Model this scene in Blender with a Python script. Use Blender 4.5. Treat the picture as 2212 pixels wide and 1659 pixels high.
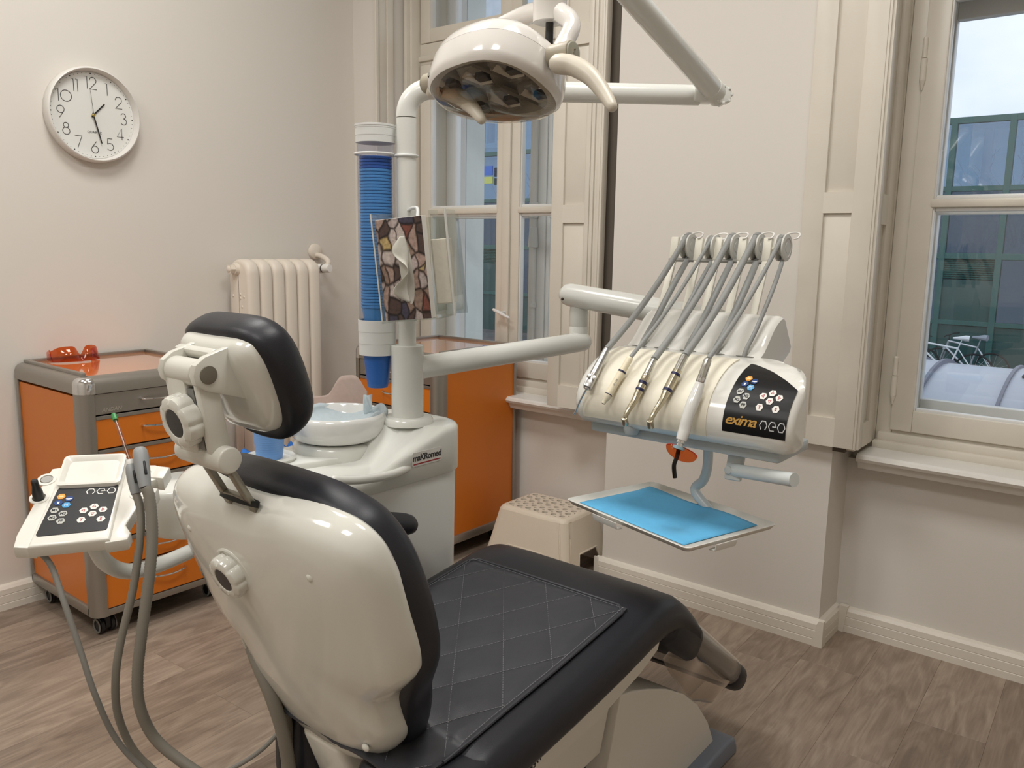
import bpy, bmesh, math, random
import numpy as np
from mathutils import Vector, Matrix
random.seed(7)
for o in list(bpy.data.objects): bpy.data.objects.remove(o, do_unlink=True)
SC = bpy.context.scene
COL = SC.collection
PI = math.pi
# ------------------------------------------------------------------ camera
F, CX, CY, CH = 1797.7, 1106.0, 829.5, 1.28
_p, _r, _y = .1658126, .0167310, .6777825
_fw = np.array([0, math.cos(_p), -math.sin(_p)]); _up = np.array([0, math.sin(_p), math.cos(_p)]); _rt = np.array([1., 0, 0])
_r2 = math.cos(_r)*_rt + math.sin(_r)*_up; _u2 = -math.sin(_r)*_rt + math.cos(_r)*_up
_Q = np.array([[math.cos(_y), -math.sin(_y), 0], [math.sin(_y), math.cos(_y), 0], [0, 0, 1]])
RT, UP, FW = _Q@_r2, _Q@_u2, _Q@_fw
CAM = np.array([0, 0, CH])
cd = bpy.data.cameras.new('camera'); co = bpy.data.objects.new('camera', cd); COL.objects.link(co)
co.matrix_world = Matrix([[RT[0], UP[0], -FW[0], 0], [RT[1], UP[1], -FW[1], 0], [RT[2], UP[2], -FW[2], CH], [0, 0, 0, 1]])
cd.sensor_fit = 'HORIZONTAL'; cd.sensor_width = 36; cd.lens = F/2212*36; cd.clip_start = .02; cd.clip_end = 200
SC.camera = co
SC.view_settings.view_transform = 'Standard'; SC.view_settings.look = 'None'; SC.view_settings.gamma = 1
SC.view_settings.use_curve_mapping = False; SC.view_settings.exposure = 0.0
# measured photo positions -> room coordinates
def ray(x, y): return FW + RT*(x-CX)/F - UP*(y-CY)/F
def onx(x, y, X): d = ray(x, y); return Vector(CAM + d*(X/d[0]))
def ony(x, y, Y): d = ray(x, y); return Vector(CAM + d*(Y/d[1]))
def onz(x, y, Z): d = ray(x, y); return Vector(CAM + d*((Z-CH)/d[2]))
def dep(x, y, t): return Vector(CAM + ray(x, y)*t)
# ------------------------------------------------------------------ sky and lamps
W = bpy.data.worlds.new('sky'); SC.world = W; W.use_nodes = True
nt = W.node_tree; nt.nodes.clear()
wo = nt.nodes.new('ShaderNodeOutputWorld'); bg = nt.nodes.new('ShaderNodeBackground'); tc = nt.nodes.new('ShaderNodeTexCoord')
nz = nt.nodes.new('ShaderNodeTexNoise'); nz.inputs['Scale'].default_value = 3.2; nz.inputs['Detail'].default_value = 5
mp = nt.nodes.new('ShaderNodeMapping'); mp.inputs['Scale'].default_value = (1, 1, 2.2)
cr = nt.nodes.new('ShaderNodeValToRGB')
cr.color_ramp.elements[0].position = .35; cr.color_ramp.elements[0].color = (.62, .70, .84, 1)
cr.color_ramp.elements[1].position = .62; cr.color_ramp.elements[1].color = (.86, .90, .97, 1)
L = nt.links.new
L(tc.outputs['Generated'], mp.inputs['Vector']); L(mp.outputs[0], nz.inputs['Vector']); L(nz.outputs['Fac'], cr.inputs['Fac'])
L(cr.outputs[0], bg.inputs['Color']); L(bg.outputs[0], wo.inputs['Surface']); bg.inputs['Strength'].default_value = 1.35
def area(loc, sx, sy, power, col, rot=(0, 0, 0)):
    l = bpy.data.lights.new('lamp', 'AREA'); l.shape = 'RECTANGLE'; l.size = sx; l.size_y = sy; l.energy = power; l.color = col
    o = bpy.data.objects.new('ceiling_lamp', l); COL.objects.link(o); o.location = loc; o.rotation_euler = rot
    return o
for x in (-2.0, -.5):
    for y in (-.55, 1.15):
        area((x, y, 3.02), .60, .60, 21, (1, .985, .955))
# ------------------------------------------------------------------ helpers
def lin(c): return tuple(((v/255)/12.92 if v/255 <= .04045 else ((v/255+.055)/1.055)**2.4) for v in c)
MATS = {}
def mat(name, rgb, rough=.5, metal=0., spec=.5, noise=0., nscale=20, bump=0., bscale=200, coat=0., trans=0., alpha=1., ior=1.5, sheen=0.):
    if name in MATS: return MATS[name]
    m = bpy.data.materials.new(name); m.use_nodes = True; n = m.node_tree; b = n.nodes['Principled BSDF']
    c = lin(rgb) + (1,)
    b.inputs['Base Color'].default_value = c; b.inputs['Roughness'].default_value = rough; b.inputs['Metallic'].default_value = metal
    b.inputs['Specular IOR Level'].default_value = spec; b.inputs['Coat Weight'].default_value = coat; b.inputs['Coat Roughness'].default_value = .06
    b.inputs['Transmission Weight'].default_value = trans; b.inputs['Alpha'].default_value = alpha; b.inputs['IOR'].default_value = ior
    b.inputs['Sheen Weight'].default_value = sheen
    t = n.nodes.new('ShaderNodeTexCoord')
    if noise > 0:
        z = n.nodes.new('ShaderNodeTexNoise'); z.inputs['Scale'].default_value = nscale; z.inputs['Detail'].default_value = 4
        r = n.nodes.new('ShaderNodeValToRGB')
        r.color_ramp.elements[0].position = .3; r.color_ramp.elements[1].position = .7
        r.color_ramp.elements[0].color = tuple(v*(1-noise) for v in c[:3])+(1,)
        r.color_ramp.elements[1].color = tuple(min(1, v*(1+noise)) for v in c[:3])+(1,)
        n.links.new(t.outputs['Object'], z.inputs['Vector']); n.links.new(z.outputs['Fac'], r.inputs['Fac']); n.links.new(r.outputs[0], b.inputs['Base Color'])
    if bump > 0:
        z = n.nodes.new('ShaderNodeTexNoise'); z.inputs['Scale'].default_value = bscale; z.inputs['Detail'].default_value = 3
        u = n.nodes.new('ShaderNodeBump'); u.inputs['Strength'].default_value = bump; u.inputs['Distance'].default_value = .002
        n.links.new(t.outputs['Object'], z.inputs['Vector']); n.links.new(z.outputs['Fac'], u.inputs['Height']); n.links.new(u.outputs[0], b.inputs['Normal'])
    MATS[name] = m; return m
def glassmat(name, tint=(255, 255, 255), refl=1.0, ior=1.45, rough=0.0):
    if name in MATS: return MATS[name]
    m = bpy.data.materials.new(name); m.use_nodes = True; n = m.node_tree; n.nodes.clear()
    o = n.nodes.new('ShaderNodeOutputMaterial'); mx = n.nodes.new('ShaderNodeMixShader'); t = n.nodes.new('ShaderNodeBsdfTransparent')
    g = n.nodes.new('ShaderNodeBsdfGlossy'); f = n.nodes.new('ShaderNodeFresnel'); f.inputs['IOR'].default_value = ior
    g.inputs['Roughness'].default_value = rough; t.inputs['Color'].default_value = lin(tint)+(1,)
    g.inputs['Color'].default_value = (refl, refl, refl, 1)
    ge = n.nodes.new('ShaderNodeNewGeometry'); k = n.nodes.new('ShaderNodeMath'); k.operation = 'MULTIPLY_ADD'; k.inputs[1].default_value = -2; k.inputs[2].default_value = 1
    pw = n.nodes.new('ShaderNodeMath'); pw.operation = 'POWER'; pw.inputs[0].default_value = ior
    n.links.new(ge.outputs['Backfacing'], k.inputs[0]); n.links.new(k.outputs[0], pw.inputs[1]); n.links.new(pw.outputs[0], f.inputs['IOR'])   # thin sheet: same on both faces
    n.links.new(f.outputs[0], mx.inputs[0]); n.links.new(t.outputs[0], mx.inputs[1]); n.links.new(g.outputs[0], mx.inputs[2]); n.links.new(mx.outputs[0], o.inputs[0])
    MATS[name] = m; return m
def fabricmat(name, rgb, rough=.8, through=.35, alpha=1.):
    """thin paper: diffuse with some light coming through, optionally see-through"""
    if name in MATS: return MATS[name]
    m = bpy.data.materials.new(name); m.use_nodes = True; n = m.node_tree; n.nodes.clear()
    o = n.nodes.new('ShaderNodeOutputMaterial'); mx = n.nodes.new('ShaderNodeMixShader'); d = n.nodes.new('ShaderNodeBsdfDiffuse'); t = n.nodes.new('ShaderNodeBsdfTranslucent')
    z = n.nodes.new('ShaderNodeTexNoise'); z.inputs['Scale'].default_value = 90; r = n.nodes.new('ShaderNodeValToRGB'); c = lin(rgb)
    r.color_ramp.elements[0].color = tuple(v*.9 for v in c)+(1,); r.color_ramp.elements[1].color = tuple(min(1, v*1.06) for v in c)+(1,)
    tcn = n.nodes.new('ShaderNodeTexCoord'); n.links.new(tcn.outputs['Object'], z.inputs['Vector']); n.links.new(z.outputs['Fac'], r.inputs['Fac'])
    n.links.new(r.outputs[0], d.inputs['Color']); n.links.new(r.outputs[0], t.inputs['Color'])
    mx.inputs[0].default_value = through
    n.links.new(d.outputs[0], mx.inputs[1]); n.links.new(t.outputs[0], mx.inputs[2])
    if alpha < 1:
        tr = n.nodes.new('ShaderNodeBsdfTransparent'); m2 = n.nodes.new('ShaderNodeMixShader'); m2.inputs[0].default_value = alpha
        n.links.new(tr.outputs[0], m2.inputs[1]); n.links.new(mx.outputs[0], m2.inputs[2]); n.links.new(m2.outputs[0], o.inputs[0])
    else: n.links.new(mx.outputs[0], o.inputs[0])
    MATS[name] = m; return m
I4 = Matrix.Identity(4)
def frame(o, x, y, z=None):
    x = Vector(x).normalized(); y = Vector(y); y = (y - x*y.dot(x)).normalized(); z = x.cross(y) if z is None else Vector(z)
    return Matrix(((x.x, y.x, z.x, o[0]), (x.y, y.y, z.y, o[1]), (x.z, y.z, z.z, o[2]), (0, 0, 0, 1)))
def axis_frame(p0, p1):
    z = (Vector(p1)-Vector(p0)).normalized(); a = Vector((0, 0, 1)) if abs(z.z) < .9 else Vector((1, 0, 0))
    x = a.cross(z).normalized(); y = z.cross(x)
    return Matrix(((x.x, y.x, z.x, p0[0]), (x.y, y.y, z.y, p0[1]), (x.z, y.z, z.z, p0[2]), (0, 0, 0, 1)))
def spline(pts, n=8, closed=False):
    P = [Vector(p) for p in pts]; N = len(P); out = []
    rng = range(N) if closed else range(N-1)
    for i in rng:
        if closed: a, b, c, d = P[i-1], P[i], P[(i+1) % N], P[(i+2) % N]
        else: a, b, c, d = P[max(i-1, 0)], P[i], P[i+1], P[min(i+2, N-1)]
        for k in range(n):
            t = k/n
            out.append(.5*((2*b)+(c-a)*t+(2*a-5*b+4*c-d)*t*t+(3*b-a-3*c+d)*t**3))
    if not closed: out.append(P[-1])
    return out
def rrect(w, h, r, n=5):
    r = min(r, w/2-1e-5, h/2-1e-5); out = []
    for cx, cy, a in ((w/2-r, h/2-r, 0), (-w/2+r, h/2-r, PI/2), (-w/2+r, -h/2+r, PI), (w/2-r, -h/2+r, 1.5*PI)):
        for k in range(n+1):
            t = a+PI/2*k/n; out.append((cx+r*math.cos(t), cy+r*math.sin(t)))
    return out
def circle(r, n=24, cx=0, cy=0): return [(cx+r*math.cos(2*PI*k/n), cy+r*math.sin(2*PI*k/n)) for k in range(n)]
class MB:
    def __init__(s): s.bm = bmesh.new()
    def rings(s, R, cap0=True, cap1=True, loop=False, closed=True):
        bm = s.bm; V = [[bm.verts.new(p) for p in r] for r in R]; n = len(V[0])
        seq = list(zip(V, V[1:])) + ([(V[-1], V[0])] if loop else [])
        for a, b in seq:
            for i in range(n if closed else n-1):
                j = (i+1) % n
                try: bm.faces.new((a[i], a[j], b[j], b[i]))
                except ValueError: pass
        if not loop and closed:
            for c, r in ((cap0, V[0][::-1]), (cap1, V[-1])):
                if c:
                    try: bm.faces.new(r)
                    except ValueError: pass
        return s
    def box(s, c, d, M=I4, bev=0., seg=2):
        t = bmesh.new(); bmesh.ops.create_cube(t, size=1)
        for v in t.verts: v.co = Vector((v.co.x*d[0], v.co.y*d[1], v.co.z*d[2]))
        if bev > 0: bmesh.ops.bevel(t, geom=list(t.edges), offset=min(bev, min(d)*.49), segments=seg, affect='EDGES', profile=.5)
        return s.merge(t, M @ Matrix.Translation(c))
    def b6(s, x0, x1, y0, y1, z0, z1, bev=0., M=I4): return s.box(((x0+x1)/2, (y0+y1)/2, (z0+z1)/2), (abs(x1-x0), abs(y1-y0), abs(z1-z0)), M, bev)
    def merge(s, t, M=I4):
        mp = {v: s.bm.verts.new(M @ v.co) for v in t.verts}
        for f in t.faces:
            try: s.bm.faces.new([mp[v] for v in f.verts])
            except ValueError: pass
        t.free(); return s
    def cyl(s, p0, p1, r0, r1=None, n=24, bev=0.):
        r1 = r0 if r1 is None else r1; h = (Vector(p1)-Vector(p0)).length
        if bev > 0:
            pr = []
            for k in range(4): t = PI/2*k/3; pr.append((r0-bev+bev*math.sin(t), bev-bev*math.cos(t)))
            for k in range(4): t = PI/2*k/3; pr.append((r1-bev+bev*math.cos(t), h-bev+bev*math.sin(t)))
        else: pr = [(r0, 0), (r1, h)]
        return s.lathe(pr, axis_frame(p0, p1), n)
    def lathe(s, prof, M=I4, n=32, loop=False, cap0=True, cap1=True):
        return s.rings([[M @ Vector((r*math.cos(2*PI*k/n), r*math.sin(2*PI*k/n), z)) for k in range(n)] for r, z in prof], cap0=cap0, cap1=cap1, loop=loop)
    def prism(s, poly, h0, h1, M=I4, bev=0., seg=2):
        t = bmesh.new(); a = [t.verts.new((p[0], p[1], h0)) for p in poly]; b = [t.verts.new((p[0], p[1], h1)) for p in poly]; n = len(a)
        fa = t.faces.new(a[::-1]); fb = t.faces.new(b)
        for i in range(n): t.faces.new((a[i], a[(i+1) % n], b[(i+1) % n], b[i]))
        bmesh.ops.recalc_face_normals(t, faces=list(t.faces))
        if bev > 0:
            e = set(fa.edges) | set(fb.edges)
            bmesh.ops.bevel(t, geom=list(e), offset=bev, segments=seg, affect='EDGES', profile=.5)
        return s.merge(t, M)
    def tube(s, pts, r, n=12, sp=0, cap=True, sq=1., round_end=False):
        P = spline(pts, sp) if sp else [Vector(p) for p in pts]; N = len(P)
        if isinstance(r, (list, tuple)):
            m = len(r); R = []
            for i in range(N):
                t = i/(N-1)*(m-1); k = min(int(t), m-2); R.append(r[k]+(r[k+1]-r[k])*(t-k))
        else: R = [r]*N
        T = [(P[min(i+1, N-1)]-P[max(i-1, 0)]).normalized() for i in range(N)]
        a = Vector((0, 0, 1)) if abs(T[0].z) < .9 else Vector((1, 0, 0)); x = a.cross(T[0]).normalized(); out = []
        for i in range(N):
            x = (x - T[i]*x.dot(T[i])).normalized(); y = T[i].cross(x)
            out.append([P[i]+(x*math.cos(2*PI*k/n)+y*math.sin(2*PI*k/n)*sq)*R[i] for k in range(n)])
        if round_end:
            for end, q in ((0, -1), (-1, 1)):
                c = P[end]; base = out[end]; ex = []
                for k in (1, 2, 3):
                    t = PI/2*k/3.2; ex.append([c+(v-c)*math.cos(t)+T[end]*q*R[end]*math.sin(t) for v in base])
                out = (ex[::-1]+out) if q < 0 else (out+ex)
        return s.rings(out, cap, cap)
    def sphere(s, c, r, n=16, sc=(1, 1, 1), M=I4):
        t = bmesh.new(); bmesh.ops.create_uvsphere(t, u_segments=n, v_segments=max(6, n//2), radius=1)
        for v in t.verts: v.co = Vector((v.co.x*sc[0]*r, v.co.y*sc[1]*r, v.co.z*sc[2]*r))
        return s.merge(t, M @ Matrix.Translation(c))
    def grid(s, f, nu, nv, u0=0, u1=1, v0=0, v1=1):
        R = [[f(u0+(u1-u0)*i/nu, v0+(v1-v0)*j/nv) for j in range(nv+1)] for i in range(nu+1)]
        return s.rings(R, closed=False)
    def sheet(s, f, nu, nv, th, **k):
        """thin two-sided sheet given by f(u,v)"""
        g = MB(); g.grid(f, nu, nv, **k); bm = g.bm; bmesh.ops.recalc_face_normals(bm, faces=list(bm.faces)); bm.normal_update()
        bmesh.ops.solidify(bm, geom=list(bm.faces), thickness=th)
        return s.merge(bm)
    def build(s, name, m, parent=None, ang=35, label=None, smooth=True, mirror_fix=True):
        bm = s.bm
        if mirror_fix: bmesh.ops.recalc_face_normals(bm, faces=list(bm.faces))
        me = bpy.data.meshes.new(name)
        if parent is not None:
            off = parent.get('_base'); off = Vector(off) if off is not None else Vector((0, 0, 0))
            for v in bm.verts: v.co -= off
        bm.to_mesh(me); bm.free()
        if smooth:
            for p in me.polygons: p.use_smooth = True
            me.set_sharp_from_angle(angle=math.radians(ang))
        me.materials.append(m)
        o = bpy.data.objects.new(name, me); COL.objects.link(o)
        if parent is not None:
            o.parent = parent; o['_base'] = list(off)
        if label: o['label'] = label
        return o
def thing(name, label, cat, loc=(0, 0, 0), group=None):
    o = bpy.data.objects.new(name, None); COL.objects.link(o); o.location = loc; o['_base'] = list(loc)
    o.empty_display_size = .1; o['label'] = label; o['category'] = cat
    if group: o['group'] = group
    return o
def tag(o, label, cat, group=None):
    o['label'] = label; o['category'] = cat
    if group: o['group'] = group
    # move the origin to the base of the mesh
    vs = [v.co for v in o.data.vertices]; c = Vector((sum(v.x for v in vs)/len(vs), sum(v.y for v in vs)/len(vs), min(v.z for v in vs)))
    o.data.transform(Matrix.Translation(-c)); o.location = c
    return o
def struct(o): o['kind'] = 'structure'; return o
_tc = {}
def textmesh(txt, size, shear=0., bold=0., spacing=1., align='CENTER'):
    """bmesh of flat lettering centred on the origin in the xy plane"""
    cu = bpy.data.curves.new('t', 'FONT'); cu.body = txt; cu.size = size; cu.align_x = align; cu.align_y = 'CENTER'; cu.shear = shear
    cu.offset = bold; cu.space_character = spacing; cu.resolution_u = 3
    o = bpy.data.objects.new('t', cu); COL.objects.link(o); dg = bpy.context.evaluated_depsgraph_get(); dg.update()
    me = bpy.data.meshes.new_from_object(o.evaluated_get(dg)); bm = bmesh.new(); bm.from_mesh(me)
    bpy.data.objects.remove(o); bpy.data.curves.remove(cu); bpy.data.meshes.remove(me)
    return bm
def lettering(txt, size, M, m, parent, name='lettering', th=.0006, fn=None, **k):
    t = textmesh(txt, size, **k); g = MB()
    r = bmesh.ops.extrude_face_region(t, geom=list(t.faces)); 
    for v in r['geom']:
        if isinstance(v, bmesh.types.BMVert): v.co.z += th
    if fn:
        for v in t.verts: v.co = fn(v.co)
    g.merge(t, M); return g.build(name, m, parent, smooth=False)
# ------------------------------------------------------------------ materials
wallm = mat('wall_paint', (222, 217, 209), .62, spec=.3, bump=.12, bscale=60)
ceilm = mat('ceiling_paint', (238, 234, 228), .8)
trimm = mat('trim_white', (226, 219, 207), .38, noise=.03, nscale=9)
winm = mat('window_paint', (219, 212, 199), .36, noise=.035, nscale=7, bump=.1, bscale=25)
winw = mat('window_paint_white', (226, 226, 224), .32, noise=.03, nscale=9)
extm = mat('exterior_plaster', (222, 226, 222), .9, noise=.10, nscale=3, bump=.5, bscale=30)
glass = glassmat('window_glass', (254, 255, 255), .9, 1.45)
darkgap = mat('dark_gap', (92, 84, 74), .8)  # shade of the shutter gaps, put into the colour
gloss = mat('white_enamel', (225, 226, 219), .16, spec=.5, coat=.25)
gloss2 = mat('white_enamel_tube', (223, 224, 218), .22, spec=.5, coat=.15)
plast = mat('white_plastic', (222, 220, 211), .34)
black = mat('black_plastic', (22, 22, 24), .45)
chrome = mat('chrome', (225, 225, 225), .12, 1.)
steel = mat('brushed_steel', (178, 176, 168), .3, 1.)
greyr = mat('grey_rubber_hose', (146, 148, 146), .5)
# ------------------------------------------------------------------ room shell
XL, XR, YF, YB, ZC = -3.08, 1.7, 2.635, -2.1, 3.05
NI, YO = 2.807, 3.22            # niche wall face, outside face of the wall
WZ0, WZ1 = .60, 2.72            # window opening
def wall(name, bxs, m=wallm):
    g = MB()
    for b in bxs: g.b6(*b)
    return struct(g.build(name, m, smooth=False))
wall('wall_left', [(XL-.25, XL, YB-.25, YO, 0, ZC)])
PL, PR = -1.655, -.815; L0 = -2.913; R1 = .40
wall('wall_far', [(XL, L0, YF, YO, 0, ZC), (PL, PR, YF, YO, 0, ZC), (R1, XR, YF, YO, 0, ZC),
                  (L0, PL, NI, YO, 0, WZ0), (PR, R1, NI, YO, 0, WZ0), (L0, PL, YF, YO, WZ1, ZC), (PR, R1, YF, YO, WZ1, ZC)])
wall('wall_right', [(XR, XR+.25, YB-.25, YO, 0, ZC)])
wall('wall_near', [(XL-.25, XR+.25, YB-.25, YB, 0, ZC)])
wall('ceiling', [(XL-.25, XR+.25, YB-.25, YO, ZC, ZC+.2)], ceilm)
fl = struct(MB().b6(XL, XR, YB, YO, -.06, -.012).build('floor', mat('floor_base', (70, 60, 52), .8), smooth=False)); fl['_base'] = [0, 0, 0]
def plankmat():
    m = bpy.data.materials.new('oak_vinyl_plank'); m.use_nodes = True; n = m.node_tree; b = n.nodes['Principled BSDF']; lk = n.links.new
    oi = n.nodes.new('ShaderNodeObjectInfo'); t = n.nodes.new('ShaderNodeTexCoord'); ad = n.nodes.new('ShaderNodeVectorMath'); ad.operation = 'ADD'
    ml = n.nodes.new('ShaderNodeVectorMath'); ml.operation = 'SCALE'; ml.inputs['Scale'].default_value = 37.
    cmb = n.nodes.new('ShaderNodeCombineXYZ'); lk(oi.outputs['Random'], cmb.inputs[0]); lk(oi.outputs['Random'], cmb.inputs[1]); lk(cmb.outputs[0], ml.inputs[0])
    lk(t.outputs['Object'], ad.inputs[0]); lk(ml.outputs[0], ad.inputs[1])
    mp = n.nodes.new('ShaderNodeMapping'); mp.inputs['Scale'].default_value = (7, 1.5, 1); lk(ad.outputs[0], mp.inputs[0])
    g = n.nodes.new('ShaderNodeTexNoise'); g.inputs['Scale'].default_value = 2.2; g.inputs['Detail'].default_value = 7; g.inputs['Distortion'].default_value = 2.2; lk(mp.outputs[0], g.inputs['Vector'])
    mp2 = n.nodes.new('ShaderNodeMapping'); mp2.inputs['Scale'].default_value = (60, 2.5, 1); lk(ad.outputs[0], mp2.inputs[0])
    g2 = n.nodes.new('ShaderNodeTexNoise'); g2.inputs['Scale'].default_value = 3; g2.inputs['Detail'].default_value = 5; lk(mp2.outputs[0], g2.inputs['Vector'])
    # printed strips of different tone across the plank
    sx = n.nodes.new('ShaderNodeSeparateXYZ'); lk(t.outputs['Object'], sx.inputs[0])
    r = n.nodes.new('ShaderNodeValToRGB'); e = r.color_ramp.elements
    e[0].position = .30; e[0].color = lin((120, 105, 92))+(1,); e[1].position = .70; e[1].color = lin((172, 155, 138))+(1,)
    k = e.new(.5); k.color = lin((148, 131, 116))+(1,)
    mx = n.nodes.new('ShaderNodeMath'); mx.operation = 'MULTIPLY_ADD'; mx.inputs[1].default_value = .30; lk(g2.outputs['Fac'], mx.inputs[0])
    m3 = n.nodes.new('ShaderNodeMath'); m3.operation = 'MULTIPLY_ADD'; m3.inputs[1].default_value = .70; m3.inputs[2].default_value = 0; lk(g.outputs['Fac'], m3.inputs[0]); lk(m3.outputs[0], mx.inputs[2])
    m4 = n.nodes.new('ShaderNodeMath'); m4.operation = 'MULTIPLY_ADD'; m4.inputs[1].default_value = .22; lk(oi.outputs['Random'], m4.inputs[0]); lk(mx.outputs[0], m4.inputs[2])
    m5 = n.nodes.new('ShaderNodeMath'); m5.operation = 'SUBTRACT'; m5.inputs[1].default_value = .11; lk(m4.outputs[0], m5.inputs[0])
    lk(m5.outputs[0], r.inputs['Fac']); lk(r.outputs[0], b.inputs['Base Color'])
    b.inputs['Roughness'].default_value = .42; b.inputs['Specular IOR Level'].default_value = .45
    bu = n.nodes.new('ShaderNodeBump'); bu.inputs['Strength'].default_value = .15; bu.inputs['Distance'].default_value = .001
    lk(g2.outputs['Fac'], bu.inputs['Height']); lk(bu.outputs[0], b.inputs['Normal'])
    return m
pm = plankmat(); pme = None
th = math.radians(-2.2); PW, PLN = .18, 1.22; ca, sa = math.cos(th), math.sin(th)
off = {-1: 2.39, 0: 2.45, 1: 2.53, 2: 2.1}
for k in range(-14, 16):
    w = -.815+PW*k; st = off.get(k+0, random.uniform(0, PLN))
    for j in range(-4, 5):
        u = st+PLN*(j-1)+PLN/2
        x, y = w*ca+u*sa, -w*sa+u*ca
        if not (XL-.05 < x < XR+.05 and YB-.55 < y < 3.25): continue
        if pme is None:
            o = MB().box((0, 0, -.006), (PW-.0003, PLN-.0004, .012), I4, .0004, 1).build('plank', pm, fl, smooth=False); pme = o.data
            o.matrix_parent_inverse = I4
        else:
            o = bpy.data.objects.new('plank', pme); COL.objects.link(o); o.parent = fl
        o.location = (x, y, 0); o.rotation_euler = (0, 0, -th)
# skirting boards
SK = [(0, 0), (.020, 0), (.020, .022), (.0185, .024), (.020, .026), (.020, .052), (.0185, .054), (.020, .056), (.019, .074), (.012, .084), (0, .088)]
def skirt(name, p0, p1, nrm):
    p0, p1, nrm = Vector(p0), Vector(p1), Vector(nrm)
    g = MB(); g.rings([[p + nrm*a + Vector((0, 0, b)) for a, b in SK] for p in (p0, p1)]); o = g.build(name, trimm, smooth=False); o['_base'] = [0, 0, 0]; return struct(o)
t = .020
skirt('baseboard_left', (XL, YB, 0), (XL, YF, 0), (1, 0, 0))
skirt('baseboard_far_corner', (XL+t, YF, 0), (L0, YF, 0), (0, -1, 0))
skirt('baseboard_left_niche', (L0, NI, 0), (PL-t, NI, 0), (0, -1, 0))
skirt('baseboard_pier_left', (PL, NI, 0), (PL, YF, 0), (-1, 0, 0))
bp_ = skirt('baseboard_pier', (PL-t, YF, 0), (PR+t, YF, 0), (0, -1, 0))
skirt('baseboard_pier_right', (PR, YF, 0), (PR, NI, 0), (1, 0, 0))
bn_ = skirt('baseboard_right_niche', (PR+t, NI, 0), (R1, NI, 0), (0, -1, 0))
skirt('baseboard_right', (XR, YB, 0), (XR, YO, 0), (-1, 0, 0))
skirt('baseboard_near', (XL, YB, 0), (XR, YB, 0), (0, 1, 0))
# moulded corner pieces of the skirting
MB().rings([[(PR+t+.003, YF-t-.003, z), (PR+t-a, YF-t-.003, z), (PR+t-a, YF-t+.004, z), (PR+t-.004, YF-t+.004, z), (PR+t-.004, YF-t+a, z), (PR+t+.003, YF-t+a, z)] for z, a in ((0, .03), (.078, .018), (.09, .012))]).build('corner_cap', trimm, bp_, smooth=False)
MB().rings([[(PR+t-.002, NI-t-.004-a*.0, z), (PR+t+a, NI-t-.004, z), (PR+t+a, NI-.002, z), (PR+t-.002, NI-.002, z)] for z, a in ((0, .016), (.078, .024), (.092, .026))]).build('corner_cap', trimm, bn_, smooth=False)
MB().rings([[(PL-t-.003, YF-t-.003, z), (PL-t+a, YF-t-.003, z), (PL-t+a, YF-t+.004, z), (PL-t-.003, YF-t+.004, z)] for z, a in ((0, .02), (.078, .014), (.09, .01))]).build('corner_cap', trimm, bp_, smooth=False)
# ------------------------------------------------------------------ windows
def ringbox(g, x0, x1, z0, z1, y0, y1, w, bev=.004, wb=None, wt=None):
    """rectangular frame of width w"""
    wb = w if wb is None else wb; wt = w if wt is None else wt
    g.b6(x0, x0+w, y0, y1, z0, z1, bev); g.b6(x1-w, x1, y0, y1, z0, z1, bev)
    g.b6(x0+w-.001, x1-w+.001, y0+.0005, y1-.0005, z0, z0+wb, bev); g.b6(x0+w-.001, x1-w+.001, y0+.0005, y1-.0005, z1-wt, z1, bev)
def panel_leaf(a0, a1, z0, z1, F2, rec, th=.03, dep_=.008, m=winm, name='shutter_leaf', par=None, label=None):
    """shutter leaf in the plane of frame F2 (x across, y up, z towards the viewer) with recessed fields rec"""
    g = MB(); xs = sorted({a0, a1} | {r[0] for r in rec} | {r[1] for r in rec}); zs = sorted({z0, z1} | {r[2] for r in rec} | {r[3] for r in rec})
    r0 = min(r[0] for r in rec); r1 = max(r[1] for r in rec)
    g.box(((a0+r0)/2, (z0+z1)/2, -th/2), (r0-a0, z1-z0, th), F2, .003); g.box(((r1+a1)/2, (z0+z1)/2, -th/2), (a1-r1, z1-z0, th), F2, .003)
    zz = [z0]+sum([[r[2], r[3]] for r in sorted(rec, key=lambda q: q[2])], [])+[z1]
    for i in range(0, len(zz), 2): g.box(((r0+r1)/2, (zz[i]+zz[i+1])/2, -th/2), (r1-r0+.006, zz[i+1]-zz[i], th-.0002), F2, 0)
    for r in rec: g.box(((r[0]+r[1])/2, (r[2]+r[3])/2, -th/2-dep_/2), (r[1]-r[0]+.006, r[3]-r[2]+.006, th-dep_-.004), F2, .002)
    return g.build(name, m, par, label=label)
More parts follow.
